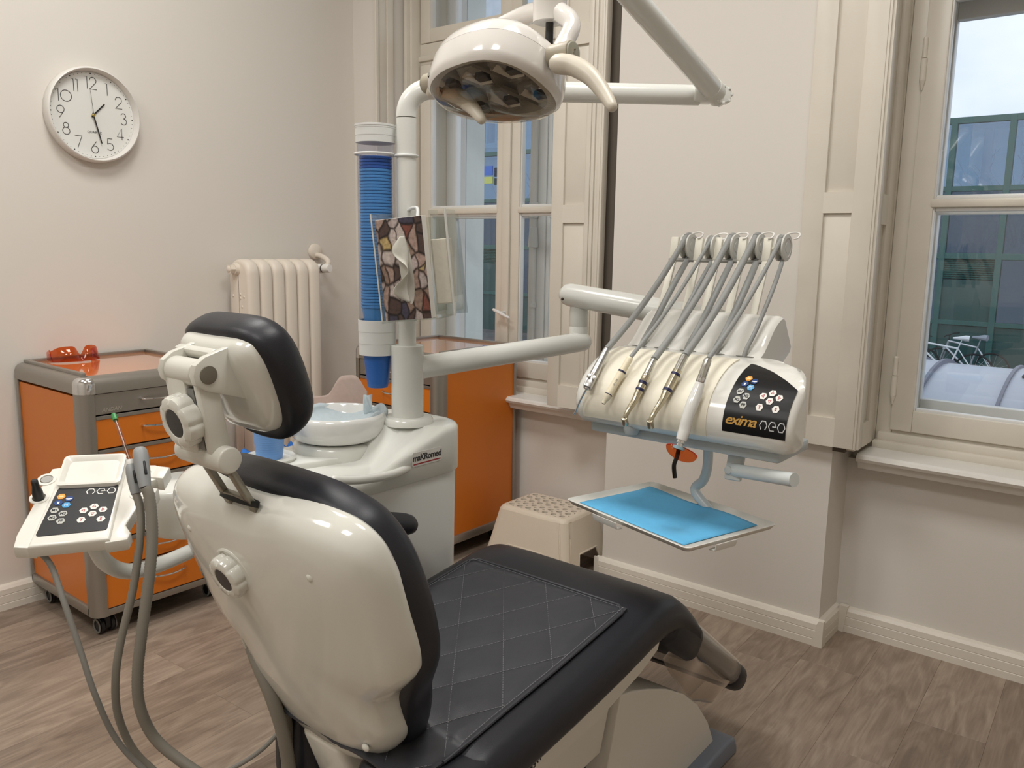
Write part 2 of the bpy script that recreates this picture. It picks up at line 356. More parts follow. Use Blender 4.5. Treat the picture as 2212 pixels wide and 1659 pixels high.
def make_window(name, x0, x1, mid):
    y = 2.86
    w = MB(); ringbox(w, x0, x1, WZ0+.06, 2.70, y, y+.09, .05)
    w.b6(x0, x1, y-.004, y+.09, 2.085, 2.18, .008); w.b6(x0, x1, y-.016, y, 2.10, 2.125, .006)
    w = struct(w.build(name, winm)); w['_base'] = [0, 0, 0]
    # inner casements
    for a, b in ((x0+.045, mid+.003), (mid+.0, x1-.045)):
        s = MB(); ringbox(s, a, b, .705, 2.085, y-.012, y+.03, .066, .004, .07, .06); s = s.build('casement', winm, w)
        q = MB(); 
        for c0, c1, d0, d1 in ((a+.055, b-.055, .768, 1.418), (a+.055, b-.055, 1.436, 2.03)):
            ringbox(q, c0, c1, d0, d1, y-.004, y+.022, .016, .005)
        q.build('glazing_bead', winw, s)
        g = MB(); g.b6(a+.058, b-.058, y-.016, y+.024, 1.414, 1.440, .006); g.build('glazing_bar', winm, s)
        MB().b6(a+.06, b-.06, y+.008, y+.011, .76, 1.42).build('pane', glass, s, smooth=False); MB().b6(a+.06, b-.06, y+.008, y+.011, 1.43, 2.035).build('pane', glass, s, smooth=False)
    MB().b6(mid-.022, mid+.022, y-.026, y-.010, .71, 2.08, .006).build('astragal', winm, w)
    # upper lights
    for a, b in ((x0+.045, mid+.003), (mid, x1-.045)):
        s = MB(); ringbox(s, a, b, 2.18, 2.66, y-.008, y+.03, .06); s = s.build('fanlight', winm, w)
        MB().b6(a+.055, b-.055, y+.008, y+.011, 2.23, 2.61).build('pane', glass, s, smooth=False)
    # box lining between the inner and outer windows
    l = MB(); l.b6(x0-.0, x0+.022, y+.09, 3.13, WZ0+.06, 2.70); l.b6(x1-.022, x1, y+.09, 3.13, WZ0+.06, 2.70); l.b6(x0, x1, y+.09, 3.13, 2.69, 2.715); l.b6(x0, x1, y+.088, 3.13, WZ0+.02, WZ0+.085)
    l.build('box_lining', winm, w, smooth=False)
    # outer casements
    yo = 3.05; sh = .032
    for a, b in ((x0+.022, mid+.025), (mid+.021, x1-.022)):
        s = MB(); ringbox(s, a, b, .69, 2.075, yo, yo+.04, .062, .005, .095, .07); s = s.build('outer_casement', winw, w)
        MB().b6(a+.055, b-.055, yo-.004, yo+.03, 1.40, 1.428, .006).build('glazing_bar', winw, s)
        for d0, d1 in ((.775, 1.41), (1.42, 2.02)): MB().b6(a+.055, b-.055, yo+.015, yo+.018, d0, d1).build('pane', glass, s, smooth=False)
        s = MB(); ringbox(s, a, b, 2.16, 2.68, yo, yo+.04, .062); s = s.build('outer_fanlight', winw, w)
        MB().b6(a+.055, b-.055, yo+.015, yo+.018, 2.2, 2.62).build('pane', glass, s, smooth=False)
    o = MB(); o.b6(x0, x1, yo-.01, yo+.06, 2.06, 2.17, .008); o.b6(mid-.02, mid+.065, yo-.012, yo+.0, .70, 2.07, .006); o.build('outer_transom', winw, w)
    # window board, apron moulding
    sl = MB(); ye = 2.705
    sl.rings([[(x, a, b) for a, b in ((y+.03, WZ0+.045), (ye+.008, WZ0+.040), (ye, WZ0+.035), (ye-.004, WZ0+.026), (ye+.002, WZ0+.016), (ye+.018, WZ0+.010), (ye+.024, WZ0-.002), (ye+.030, WZ0-.012), (ye+.05, WZ0-.016), (NI+.002, WZ0-.018), (y+.03, WZ0-.018))] for x in (x0-.01, x1+.01)])
    sl.build('window_board', mat('sill_paint', (228, 225, 218), .3, noise=.02), w, ang=25)
    MB().b6(x0, x1, y-.035, y+.01, WZ0+.04, WZ0+.068, .006).build('sill_moulding', winm, w); MB().b6(x0+.01, x1-.01, y-.018, y+.01, WZ0+.062, WZ0+.095, .005).build('sill_moulding', winm, w)
    return w
w1 = make_window('window_1', L0+.0, PL, -2.335)
w2 = make_window('window_2', -.752, .40, -.17)
MB().b6(PR, -.752, 2.845, YO, WZ0, WZ1).build('jamb', winm, w2, smooth=False)
# hinges on the right window
for z in (1.86, .885):
    h = MB(); p = Vector((-.705, 2.846, z)); h.cyl(p, p+Vector((0, 0, .055)), .0075, n=12); h.cyl(p-Vector((0, 0, .066)), p-Vector((0, 0, .002)), .0095, n=12); h.cyl(p-Vector((0, 0, .095)), p-Vector((0, 0, .066)), .002, .0095, n=12)
    h.sphere(p+Vector((0, 0, .055)), .0075, 10); h.b6(-.712, -.698, 2.846, 2.862, z-.06, z+.05); h.build('hinge', winm, w2)
FY = lambda yv: Matrix(((1, 0, 0, 0), (0, 0, -1, yv), (0, 1, 0, 0), (0, 0, 0, 1)))       # leaf facing -Y
FX = lambda xv: Matrix(((0, 0, 1, xv), (1, 0, 0, 0), (0, 1, 0, 0), (0, 0, 0, 1)))        # leaf facing +X
FXm = lambda xv: Matrix(((0, 0, -1, xv), (1, 0, 0, 0), (0, 1, 0, 0), (0, 0, 0, 1)))
# right window: leaf folded over the pier, reveal leaf
sA = panel_leaf(-.953, -.745, .675, 2.70, FY(2.595), [(-.888, -.806, .765, 1.390), (-.888, -.806, 1.452, 2.62)], .03, par=w2)
gA = MB(); 
for dx in (0, .008): gA.b6(-.745+dx-.003, -.738+dx, 2.598-.004*0+.006*(dx > 0), 2.63, .675, 2.70, .002)
gA.build('rebated_edge', winm, sA)
panel_leaf(2.64, 2.845, .66, 2.70, FX(-.752), [(2.72, 2.775, .74, 1.36), (2.72, 2.775, 1.45, 2.62)], .025, par=w2, name='reveal_panel')
MB().b6(PR, -.752-.025, 2.63, 2.85, .655, 2.70).build('gap_shade_fill', darkgap, w2, smooth=False)  # dark fill between pier and reveal panel, gap shade in its colour
# left window, right side: two leaves folded in front of the opening
sC = panel_leaf(-1.928, -1.757, .655, 2.70, FY(2.615), [(-1.872, -1.777, .742, 1.365), (-1.872, -1.777, 1.431, 2.00), (-1.872, -1.777, 2.07, 2.62)], .03, par=w1)
gC = MB()
for i, (a, b, d) in enumerate(((-1.757, -1.742, .004), (-1.742, -1.728, .010), (-1.728, -1.714, .004), (-1.712, -1.702, .0))): gC.b6(a, b, 2.615+d, 2.65, .655, 2.70, .003)
gC.build('rebated_edge', winm, sC)
panel_leaf(2.665, 2.84, .66, 2.70, FXm(-1.70), [(2.70, 2.81, .74, 1.36), (2.70, 2.81, 1.45, 2.62)], .025, par=w1, name='reveal_panel')
MB().b6(-1.79, PL-.001, 2.662, 2.705, .655, 2.70).build('gap_shade_fill', darkgap, w1, smooth=False)  # added fill: blocks daylight behind the leaf, coloured as the shaded gap
# left window, left side
sE = panel_leaf(2.61, 2.715, .66, 2.70, FX(-2.90), [(2.628, 2.678, .74, 1.62), (2.628, 2.678, 1.77, 1.925), (2.628, 2.678, 1.99, 2.62)][0:1]+[(2.628, 2.678, 1.77, 2.62)], .012, .004, par=w1)
gE = MB(); gE.b6(-2.905, -2.886, 2.78, 2.87, .66, 2.70, .004); gE.b6(-2.886, -2.872, 2.80, 2.87, .66, 2.70, .004); gE.build('jamb', winm, w1)
# olive handle on the left window and rod lock between the casements
h = MB(); p = Vector((-2.33, 2.835, .985)); h.cyl(p+Vector((0, .015, 0)), p-Vector((0, .035, 0)), .007, n=12); h.tube([p+Vector((-.035, -.035, .012)), p+Vector((0, -.04, .002)), p+Vector((.045, -.03, -.018))], [.006, .008, .006], 10, 4, round_end=True); h.build('window_handle', winw, w1)
h = MB(); xx = -2.322; h.cyl((xx, 3.03, .75), (xx, 3.03, 2.05), .010, n=12); h.cyl((xx, 3.02, 1.40), (xx, 3.02, 1.47), .022, n=12, bev=.006); h.cyl((xx, 3.02, 1.27), (xx, 3.02, 1.36), .024, .018, n=12, bev=.004); h.cyl((xx, 3.02, .80), (xx, 3.02, .83), .018, n=12, bev=.004); h.cyl((xx, 3.025, 1.0), (xx, 3.025, 1.02), .016, n=12)
h.build('espagnolette_rod', winw, w1)
# outside reveals of the masonry (structure, belongs to the facade of this house)
r_ = MB(); r_.b6(-3.6, L0-.0, YO-.002, 3.36, -1.5, 3.6); r_.b6(PL, PR+.06, YO-.002, 3.36, -1.5, 3.6); r_.b6(.45, 2.2, YO-.002, 3.36, -1.5, 3.6)
r_.b6(L0, PL, YO-.002, 3.36, -1.5, .58); r_.b6(PR+.06, .45, YO-.002, 3.36, -1.5, .58); r_.b6(L0, PL, YO-.002, 3.36, 2.80, 3.6); r_.b6(PR+.06, .45, YO-.002, 3.36, 2.80, 3.6)
struct(r_.build('wall_outer_face', extm, smooth=False))
# ------------------------------------------------------------------ courtyard outside
GZ = -1.38
gr = MB().b6(-40, 20, 3.44, 40, GZ-.2, GZ).build('ground', mat('courtyard_asphalt', (96, 97, 98), .9, noise=.2, nscale=2), smooth=False); struct(gr)
greenm = mat('green_steel', (44, 92, 88), .45, noise=.06, nscale=2)
greend = mat('dark_green_panel', (34, 74, 72), .35, noise=.08, nscale=2)
plm = mat('pale_facade_plaster', (196, 205, 214), .9, noise=.12, nscale=1.5)
stm = mat('ochre_stone', (150, 122, 92), .9, noise=.25, nscale=3)
def curtain_glass(name, tint, refl):
    m = bpy.data.materials.new(name); m.use_nodes = True; n = m.node_tree; n.nodes.clear()
    o = n.nodes.new('ShaderNodeOutputMaterial'); mx = n.nodes.new('ShaderNodeMixShader'); t = n.nodes.new('ShaderNodeBsdfTransparent'); g = n.nodes.new('ShaderNodeBsdfGlossy')
    t.inputs['Color'].default_value = lin(tint)+(1,); g.inputs['Roughness'].default_value = .02; g.inputs['Color'].default_value = lin((190, 215, 245))+(1,)
    mx.inputs[0].default_value = refl
    n.links.new(t.outputs[0], mx.inputs[1]); n.links.new(g.outputs[0], mx.inputs[2]); n.links.new(mx.outputs[0], o.inputs[0]); return m
cg = curtain_glass('tinted_facade_glass', (205, 222, 228), .22); cgd = curtain_glass('dark_facade_glass', (120, 150, 158), .10)
fb = thing('courtyard_building', 'green steel and glass courtyard building seen through both windows', 'building', (-9, 20, GZ))
Yf = 20.0
MB().b6(-26, 3, Yf+.9, Yf+1.2, GZ, 4.0).b6(-26, -9.5, Yf+.9, Yf+1.2, 4.0, 9).build('mirrored_wall', plm, fb, smooth=False)  # reflection of this house in the glass, built as a wall behind it
MB().b6(-26, 3, Yf+.05, Yf+.88, 1.12, 1.28).b6(-26, 3, Yf+.05, Yf+.88, 3.9, 4.02).b6(-26, -9.5, Yf+.05, Yf+.88, 6.3, 6.4).build('floor_slab', mat('slab_grey', (88, 98, 100), .8), fb, smooth=False)
for z, h in ((4.0, .13), (2.60, .11), (1.20, .13), (-.22, .10)):
    MB().b6(-26, 3, Yf-.06, Yf+.06, z-h/2, z+h/2, .01).build('transom', greenm, fb, smooth=False)
for z in (5.4, 6.8): MB().b6(-26, -9.5, Yf-.06, Yf+.06, z-.06, z+.06, .01).build('transom', greenm, fb, smooth=False)
xs = [-26, -24.6, -23.2, -21.8, -20.4, -19.0, -17.55, -16.3, -15.05, -13.6, -12.2, -10.8, -9.5, -8.1, -6.8, -5.5, -4.22, -3.14, -1.9, -.6, .7, 2.0, 3.0]
for x in xs:
    top = 6.85 if x <= -9.5 else 4.05
    MB().b6(x-.06, x+.06, Yf-.07, Yf+.07, GZ, top, .01).build('mullion', greenm, fb, smooth=False)
for i, (a, b) in enumerate(zip(xs, xs[1:])):
    rows = [(1.265, 2.545), (2.655, 3.94)] + ([(4.06, 5.34), (5.46, 6.74)] if a < -9.6 else [])
    for z0, z1 in rows: MB().b6(a+.06, b-.06, Yf-.005, Yf+.005, z0, z1).build('pane', cgd if z0 < 2 else cg, fb, smooth=False)
    if i % 2 == 0 or -5 < a < -3.5:
        MB().b6(a+.06, b-.06, Yf-.01, Yf+.01, -.17, .70).build('spandrel_panel', greend, fb, smooth=False)
        for k in range(9):
            MB().box(((a+b)/2, Yf, .74+k*.046), (b-a-.12, .05, .012), Matrix.Translation(((a+b)/2, Yf, .74+k*.046)) @ Matrix.Rotation(.6, 4, 'X') @ Matrix.Translation((-(a+b)/2, -Yf, -(.74+k*.046)))).build('louvre_slat', greenm, fb, smooth=False)
    else: MB().b6(a+.06, b-.06, Yf-.005, Yf+.005, -.17, 1.13).build('pane', cgd, fb, smooth=False)
    MB().b6(a+.06, b-.06, Yf-.005, Yf+.005, GZ, -.28).build('spandrel_panel', greend, fb, smooth=False)
whitef = mat('mirrored_window_frame', (226, 230, 236), .5)
dkgl = mat('mirrored_window_glass', (40, 48, 58), .1)
for x, z in ((-2.55, 3.2), (-2.55, 1.9), (-16.9, 3.25), (-15.4, 2.15), (-15.45, 1.35), (-15.7, .35), (-17.0, 1.9), (-20, 3.2), (-12.6, 3.2), (-8.8, 3.2), (-6.2, 1.9), (-.3, 3.2), (-15.2, 4.7), (-18, 4.9)):
    f = MB(); ringbox(f, x-.42, x+.42, z-.5, z+.42, Yf+.84, Yf+.9, .06, .005); f.b6(x-.03, x+.03, Yf+.85, Yf+.89, z-.5, z+.42); f.b6(x-.5, x+.5, Yf+.76, Yf+.9, z-.60, z-.52)
    f = f.build('mirrored_window', whitef, fb, smooth=False); MB().b6(x-.37, x+.37, Yf+.87, Yf+.895, z-.45, z+.37).build('pane', dkgl, f, smooth=False)  # windows mirrored in the facade glass, modelled behind the panes
vm = mat('mirrored_vine_branch', (48, 42, 44), .9); rv = random.Random(3)
for x0, x1, n in ((-4.0, -1.6, 26), (-17.6, -14.6, 22)):
    g = MB()
    for k in range(n):
        p = Vector((rv.uniform(x0, x1), Yf+.86, rv.uniform(.9, 1.6))); pts = [p.copy()]; d = rv.uniform(-.35, .35)
        for q in range(9):
            d += rv.uniform(-.6, .6); p = p+Vector((.16*math.sin(d*1.6), 0, .24*abs(math.cos(d*.6)))); pts.append(p.copy())
        g.tube(pts, [.022, .006], 5, 2)
    g.build('mirrored_vine', vm, fb)['kind'] = 'stuff'  # vines of the reflection, added as branches behind the glass
MB().b6(-3.78, -3.62, Yf+.7, Yf+.86, GZ, 4.0).build('downpipe', mat('downpipe', (58, 62, 84), .5), fb, smooth=False)
MB().b6(-3.08, -1.96, Yf+.4, Yf+.9, GZ, .35).build('stone_base', stm, fb, smooth=False)
ar = MB(); pts = [(x, .45+.28*math.cos((x+2.5)*2.1)) for x in [-3.1+k*.12 for k in range(11)]]
ar.prism([(x, z) for x, z in pts]+[(x, z+.24) for x, z in pts[::-1]], 0, .2, FY(Yf+.4)); ar.build('mirrored_arch', mat('pale_stone', (206, 204, 200), .9, noise=.1), fb, smooth=False)  # arch reflected in the panes, built as geometry behind them
for x in (-16.86,): MB().b6(x-.30, x+.1, Yf-.30, Yf-.26, 3.35, 3.62).build('awning_strip', mat('blue_cloth', (62, 110, 200), .8), fb, smooth=False); MB().b6(x-.30, x+.1, Yf-.30, Yf-.26, 3.1, 3.3).build('awning_strip', mat('yellow_cloth', (200, 205, 110), .8), fb, smooth=False)
# zinc barrel roof just outside the right window
zinc = mat('zinc_sheet', (186, 190, 200), .42, .35, noise=.06, nscale=3)
BY, BZ, BR = 4.55, -.27, 1.0
br = thing('barrel_roof', 'pale zinc barrel roof with standing seams just outside the right window', 'roof', (.2, BY, GZ))
def arc(x, r, n=28): return [(x, BY-r*math.cos(PI*k/n), BZ+r*math.sin(PI*k/n)) for k in range(n+1)]
def shellp(x0, x1, r, th): 
    g = MB(); a = [arc(x0, r-th), arc(x0, r), arc(x1, r), arc(x1, r-th)]; g.rings([[Vector(a[i][k]) for i in range(4)] for k in range(29)]); return g
shellp(-1.55, 2.2, BR, .02).build('zinc_shell', zinc, br, ang=30)
x = -1.5
sx = [-1.42, -.965, -.53, -.10, .34, .78, 1.22, 1.66]
for x in sx:
    s = shellp(x-.052, x+.052, BR+.008, .012).build('seam_cap', zinc, br, ang=30)
    for d in (-.055, .055): shellp(x+d-.007, x+d+.007, BR+.022, .03).build('seam_rib', mat('zinc_seam', (120, 122, 138), .5, .3), s, ang=30)
    g = MB()
    for a in (.55, 1.0, 1.4): g.sphere((x, BY-(BR+.01)*math.cos(a), BZ+(BR+.01)*math.sin(a)), .014, 8)
    g.build('rivet', mat('rivet', (70, 70, 80), .5), s)
MB().b6(-1.5, 2.15, BY-BR, BY+BR, GZ, BZ+.02).build('side_wall', plm, br, smooth=False)
# bicycles
tyre = mat('bike_tyre', (28, 28, 30), .8); bsil = mat('bike_silver', (205, 208, 214), .3, .6); bwhite = mat('bike_white', (225, 228, 232), .35)
def bicycle(x, y, yaw, lean, frame_m, label, sad_m, tint=None):
    b = thing('bicycle', label, 'bicycle', (x, y, GZ), 'bicycles parked in the courtyard')
    M = Matrix.Translation((x, y, GZ)) @ Matrix.Rotation(yaw, 4, 'Z') @ Matrix.Rotation(lean, 4, 'X')
    P = lambda a, h, s=0.: M @ Vector((a, s, h))
    for a in (-.52, .52):
        w = MB(); R = .335; ring = [P(a+R*math.cos(2*PI*k/28), R+.02+R*math.sin(2*PI*k/28)) for k in range(28)]
        rr = []
        for k in range(28):
            c = ring[k]; ctr = P(a, R+.02); rad = (c-ctr).normalized(); ax = (M.to_3x3() @ Vector((0, 1, 0)))
            rr.append([c+rad*.019*math.cos(2*PI*q/6)+ax*.019*math.sin(2*PI*q/6) for q in range(6)])
        w.rings(rr, loop=True); w = w.build('wheel', tyre, b)
        s = MB()
        for k in range(14):
            t = 2*PI*k/14; s.cyl(P(a, R+.02), P(a+.32*math.cos(t), R+.02+.32*math.sin(t)), .0025, n=4)
        s.cyl(P(a, R+.02, -.05), P(a, R+.02, .05), .025, n=10); s.build('spokes', bsil, w)
    bb, st, hd, hl, ra, fa = P(-.06, .30), P(-.22, .78), P(.36, .86), P(.40, .72), P(-.52, .355), P(.52, .355)
    f = MB(); f.cyl(bb, st, .018, n=10); f.cyl(st, hd, .02, n=10); f.cyl(bb, hl, .022, n=10); f.cyl(hl, hd, .02, n=10)
    for s in (-.05, .05):
        f.cyl(ra+(M.to_3x3() @ Vector((0, s, 0))), bb, .011, n=8); f.cyl(ra+(M.to_3x3() @ Vector((0, s, 0))), st, .010, n=8)
    f.build('frame', frame_m, b)
    k = MB()
    for s in (-.055, .055): k.cyl(fa+(M.to_3x3() @ Vector((0, s, 0))), P(.415, .70, s), .014, n=8)
    k.box((0, 0, 0), (.05, .15, .04), M @ Matrix.Translation((.415, 0, .70)), .008); k.build('fork', frame_m, b)
    h = MB(); h.cyl(hd, P(.34, .98), .014, n=8); h.tube([P(.30, .99, -.31), P(.33, 1.0, -.15), P(.36, .98, 0), P(.33, 1.0, .15), P(.30, .99, .31)], .012, 8, 4); h.build('handlebar', black, b)
    s = MB(); s.cyl(st, P(-.27, .95), .013, n=8); s.build('seat_post', bsil, b)
    s = MB(); s.tube([P(-.40, .985), P(-.33, .99), P(-.2, .985), P(-.11, .98)], [.062, .06, .03, .018], 10, 3, sq=1); s.build('saddle', sad_m, b)
    c = MB(); c.cyl(P(-.06, .30, .045), P(-.06, .30, .055), .09, n=20); c.cyl(P(-.06, .30, .07), P(.08, .20, .07), .01, n=6); c.cyl(P(-.06, .30, -.07), P(-.2, .40, -.07), .01, n=6); c.build('crankset', bsil, b)
    return b
bicycle(-3.62, 18.2, PI+.12, .10, bwhite, 'white framed bicycle nearest the zinc roof with white saddle', bwhite)
bicycle(-3.35, 18.9, PI-.25, -.08, bsil, 'silver bicycle with bare frame leaning behind the white framed one', mat('bike_saddle_grey', (150, 158, 170), .5))
bicycle(-4.62, 18.5, PI+.3, .06, mat('bike_black', (36, 36, 42), .4), 'dark bicycle with red saddle partly hidden by the window frame', mat('bike_saddle_red', (196, 84, 84), .5))
# ------------------------------------------------------------------ wall clock
ck = onx(196, 250, XL); R = .162
cl = thing('wall_clock', 'round white wall clock with thin black numerals on the left wall', 'clock', (XL, ck.y, ck.z-R))
MC = Matrix(((0, 0, 1, XL), (1, 0, 0, ck.y), (0, 1, 0, ck.z), (0, 0, 0, 1)))
clm = mat('clock_white', (224, 221, 215), .35); ckb = mat('clock_print', (30, 28, 28), .5)
MB().lathe([(R-.004, 0), (R, .005), (R-.001, .036), (R-.004, .042), (R-.0075, .043), (R-.010, .039), (R-.014, .018), (R-.016, .012)], MC, 72, cap0=True, cap1=False).build('rim', clm, cl, ang=50)
MB().lathe([(R-.0155, .010), (R-.0155, .016)], MC, 64).build('dial', mat('clock_dial', (226, 226, 221), .45), cl)
g = MB()
for k in range(60):
    a = 2*PI*k/60; r = .0021 if k % 5 == 0 else .0011
    g.lathe([(r, .016), (r, .0166)], MC @ Matrix.Translation((.1405*math.sin(a), .1405*math.cos(a), 0)), 8)
g.build('minute_dots', ckb, cl)['kind'] = 'stuff'
ar2 = lambda cx, cy, r, a0, a1, n=18: [(cx+r*math.cos(math.radians(a0+(a1-a0)*k/n)), cy+r*math.sin(math.radians(a0+(a1-a0)*k/n))) for k in range(n+1)]
DIG = {'1': [[(-.13, .5), (.03, .5), (.03, -.5)]], '2': [ar2(0, .22, .28, 180, -38)+[(-.3, -.5), (.3, -.5)]], '3': [ar2(0, .26, .22, 160, -90), ar2(0, -.23, .27, 90, -155)],
       '4': [[(.14, -.5), (.14, .5), (-.3, -.25), (.3, -.25)]], '5': [[(.22, .5), (-.18, .5), (-.22, .03)]+ar2(0, -.2, .3, 135, -140)], '6': [ar2(0, -.2, .3, 0, 360), [(.16, .5), (-.27, -.07)]],
       '7': [[(-.3, .5), (.3, .5), (-.1, -.5)]], '8': [ar2(0, .28, .21, 0, 360), ar2(0, -.2, .3, 0, 360)], '9': [ar2(0, .2, .3, 0, 360), [(.27, .07), (-.12, -.5)]], '0': [ar2(0, 0, .46, 0, 360)]}
for k in range(1, 13):
    a = 2*PI*k/12; r = .1085; hgt = .040; g = MB(); st_r = str(k); wd = [.34 if c == '1' else .98 if c == '0' else .72 for c in st_r]; x0 = -sum(wd)/2
    for c, w_ in zip(st_r, wd):
        for pl in DIG[c]: g.tube([MC @ Vector((r*math.sin(a)+(x0+w_/2+p[0])*hgt, r*math.cos(a)+p[1]*hgt, .0164)) for p in pl], .00105, 6)
        x0 += w_
    g.build('numeral', ckb, cl)
lettering('QUARTZ', .011, MC @ Matrix.Translation((.002, -.058, .016)), ckb, cl, spacing=1.2)
def hand(ang, l0, l1, w0, w1, z, nm):
    M = MC @ Matrix.Rotation(-math.radians(ang), 4, 'Z')
    MB().prism([(-w0/2, -l0), (w0/2, -l0), (w1/2, l1), (-w1/2, l1)], z, z+.001, M).build(nm, ckb, cl, smooth=False)
hand(44.5, .008, .060, .0050, .0040, .019, 'hour_hand'); hand(166, .008, .097, .0046, .0036, .0215, 'minute_hand'); hand(355, .02, .088, .0012, .0008, .024, 'second_hand')
MB().lathe([(.005, .016), (.005, .026), (.003, .028)], MC, 14).build('pivot', mat('brass', (190, 170, 95), .3, 1.), cl)
# ------------------------------------------------------------------ orange drawer cabinets
orange = mat('orange_laminate', (214, 118, 30), .38, noise=.02, nscale=3, bump=.05, bscale=300)
otop = mat('orange_glossy_top', (220, 134, 76), .05, spec=.9, coat=1.)
alu = mat('aluminium_trim', (160, 155, 147), .36, .75)
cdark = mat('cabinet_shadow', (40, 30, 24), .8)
def cabinet(M, label, w=.50, d=.485, h=.855, vis=7):
    base = M @ Vector((0, 0, 0)); c = thing('drawer_cabinet', label, 'cabinet', base, 'orange drawer cabinets on castors')
    B = lambda *a, bev=0.: MB().b6(*a, bev, M)
    z0 = .075; x0, x1, y0, y1 = -w/2, w/2, -d/2, d/2            # local: front faces -y
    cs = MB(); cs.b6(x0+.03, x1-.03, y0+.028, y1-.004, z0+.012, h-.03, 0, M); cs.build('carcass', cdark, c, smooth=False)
    MB().b6(x0+.008, x0+.03, y0+.05, y1-.012, z0+.03, h-.062, .001, M).build('side_panel', orange, c, smooth=False)
    MB().b6(x1-.03, x1-.008, y0+.05, y1-.012, z0+.03, h-.062, .001, M).build('side_panel', orange, c, smooth=False)
    MB().b6(x0+.02, x1-.02, y1-.012, y1-.003, z0+.03, h-.06, .001, M).build('back_panel', orange, c, smooth=False)
    # rounded front posts, back posts
    for s in (-1, 1):
        p = MB(); xx = s*(w/2); r = .036
        q = [(xx, y0+.05), (xx, y0+r)]+[(xx-s*(r-r*math.cos(a)), y0+r-r*math.sin(a)) for a in [PI/2*k/7 for k in range(1, 8)]]+[(xx-s*.0425, y0), (xx-s*.0425, y0+.05)]
        p.prism(q if s < 0 else q[::-1], z0, h-.052, M); p.build('front_post', alu, c, ang=20)
        MB().b6(xx-s*.014, xx, y1-.014, y1, z0, h-.05, .004, M).build('back_post', alu, c)
        k = MB(); r2 = .044
        q = [(xx+s*.002, y0+.046), (xx+s*.002, y0+r2)]+[(xx+s*.002-s*(r2-r2*math.cos(a)), y0-.002+r2-r2*math.sin(a)) for a in [PI/2*j/7 for j in range(1, 8)]]+[(xx-s*.046, y0-.002), (xx-s*.046, y0+.046)]
        cen = Vector((xx-s*.03, y0+.03, 0))
        prof = [(0, -.052), (0, -.022), (.06, -.014), (.18, -.007), (.36, -.002), (.6, -.0005)]
        k.rings([[M @ Vector((cen.x+(a[0]-cen.x)*(1-f), cen.y+(a[1]-cen.y)*(1-f), h+zz)) for a in q] for f, zz in prof]); k.build('chrome_corner', chrome, c, ang=40)
    # top rails (half round) on three sides + front
    pr = lambda s: [(0, -.052), (0, -.024), (.004, -.012), (.012, -.004), (.024, 0), (.046, 0), (.046, -.052)]
    for s in (-1, 1):
        g = MB(); g.rings([[M @ Vector((s*(w/2-a), yy, h+b)) for a, b in pr(s)] for yy in (y0+.04, y1)]); g.build('top_rail', alu, c, ang=40)
    g = MB(); g.rings([[M @ Vector((xx, y0+a, h+b)) for a, b in pr(1)] for xx in (x0+.04, x1-.04)]); g.build('top_rail', alu, c, ang=40)
    # glossy orange top with a raised edge on sides and back
    B(x0+.044, x1-.044, y0+.044, y1-.01, h-.03, h-.001).build('top_panel', otop, c, smooth=False)
    e = MB(); e.b6(x0+.03, x0+.045, y0+.05, y1, h-.004, h+.010, .002, M); e.b6(x1-.045, x1-.03, y0+.05, y1, h-.004, h+.010, .002, M); e.b6(x0+.045, x1-.045, y1-.010, y1, h-.004, h+.010, .002, M); e.build('raised_edge', alu, c)
    # drawers
    B(x0+.04, x1-.04, y0+.002, y0+.03, z0, z0+.022, bev=.002).build('bottom_rail', alu, c)
    for s in (-1, 1): MB().b6(s*(w/2-.022) if s < 0 else w/2-.022, s*w/2 if s < 0 else w/2, y0+.04, y1, z0-.004, z0+.032, .006, M).build('bottom_rail', alu, c)
    tot = h-.052-(z0+.024); fr = [.075, .12, .12, .105, .105, .105, .145] if vis == 7 else [.075]+[.116]*6
    k = tot/sum(fr); zt = h-.054
    for i, q in enumerate(fr):
        zb = zt-q*k
        dr = MB(); dr.b6(x0+.044, x1-.044, y0+.004, y0+.022, zb+.003, zt-(.0012 if i else .0), .001, M); dr = dr.build('drawer', orange if i else alu, c, smooth=False)
        if i: MB().b6(x0+.044, x1-.044, y0+.0015, y0+.02, zt-.013, zt-.0012, .001, M).build('drawer_edge', alu, dr, smooth=False)
        zm = (zb+zt)/2+.004; hp = [M @ Vector((-.060, y0+.006, zm)), M @ Vector((-.058, y0-.010, zm)), M @ Vector((-.03, y0-.022, zm-.001)), M @ Vector((0, y0-.026, zm-.002)), M @ Vector((.03, y0-.022, zm-.001)), M @ Vector((.058, y0-.010, zm)), M @ Vector((.060, y0+.006, zm))]
        MB().tube(hp, .0036, 8, 4).build('handle', chrome, dr); zt = zb
    lettering('ANDAN', .017, M @ frame((x0+.095, y0+.0035, h-.106), (1, 0, 0), (0, 0, 1)), mat('grey_emblem', (178, 172, 162), .4, .5), c, 'emblem', shear=.25, bold=.0005)
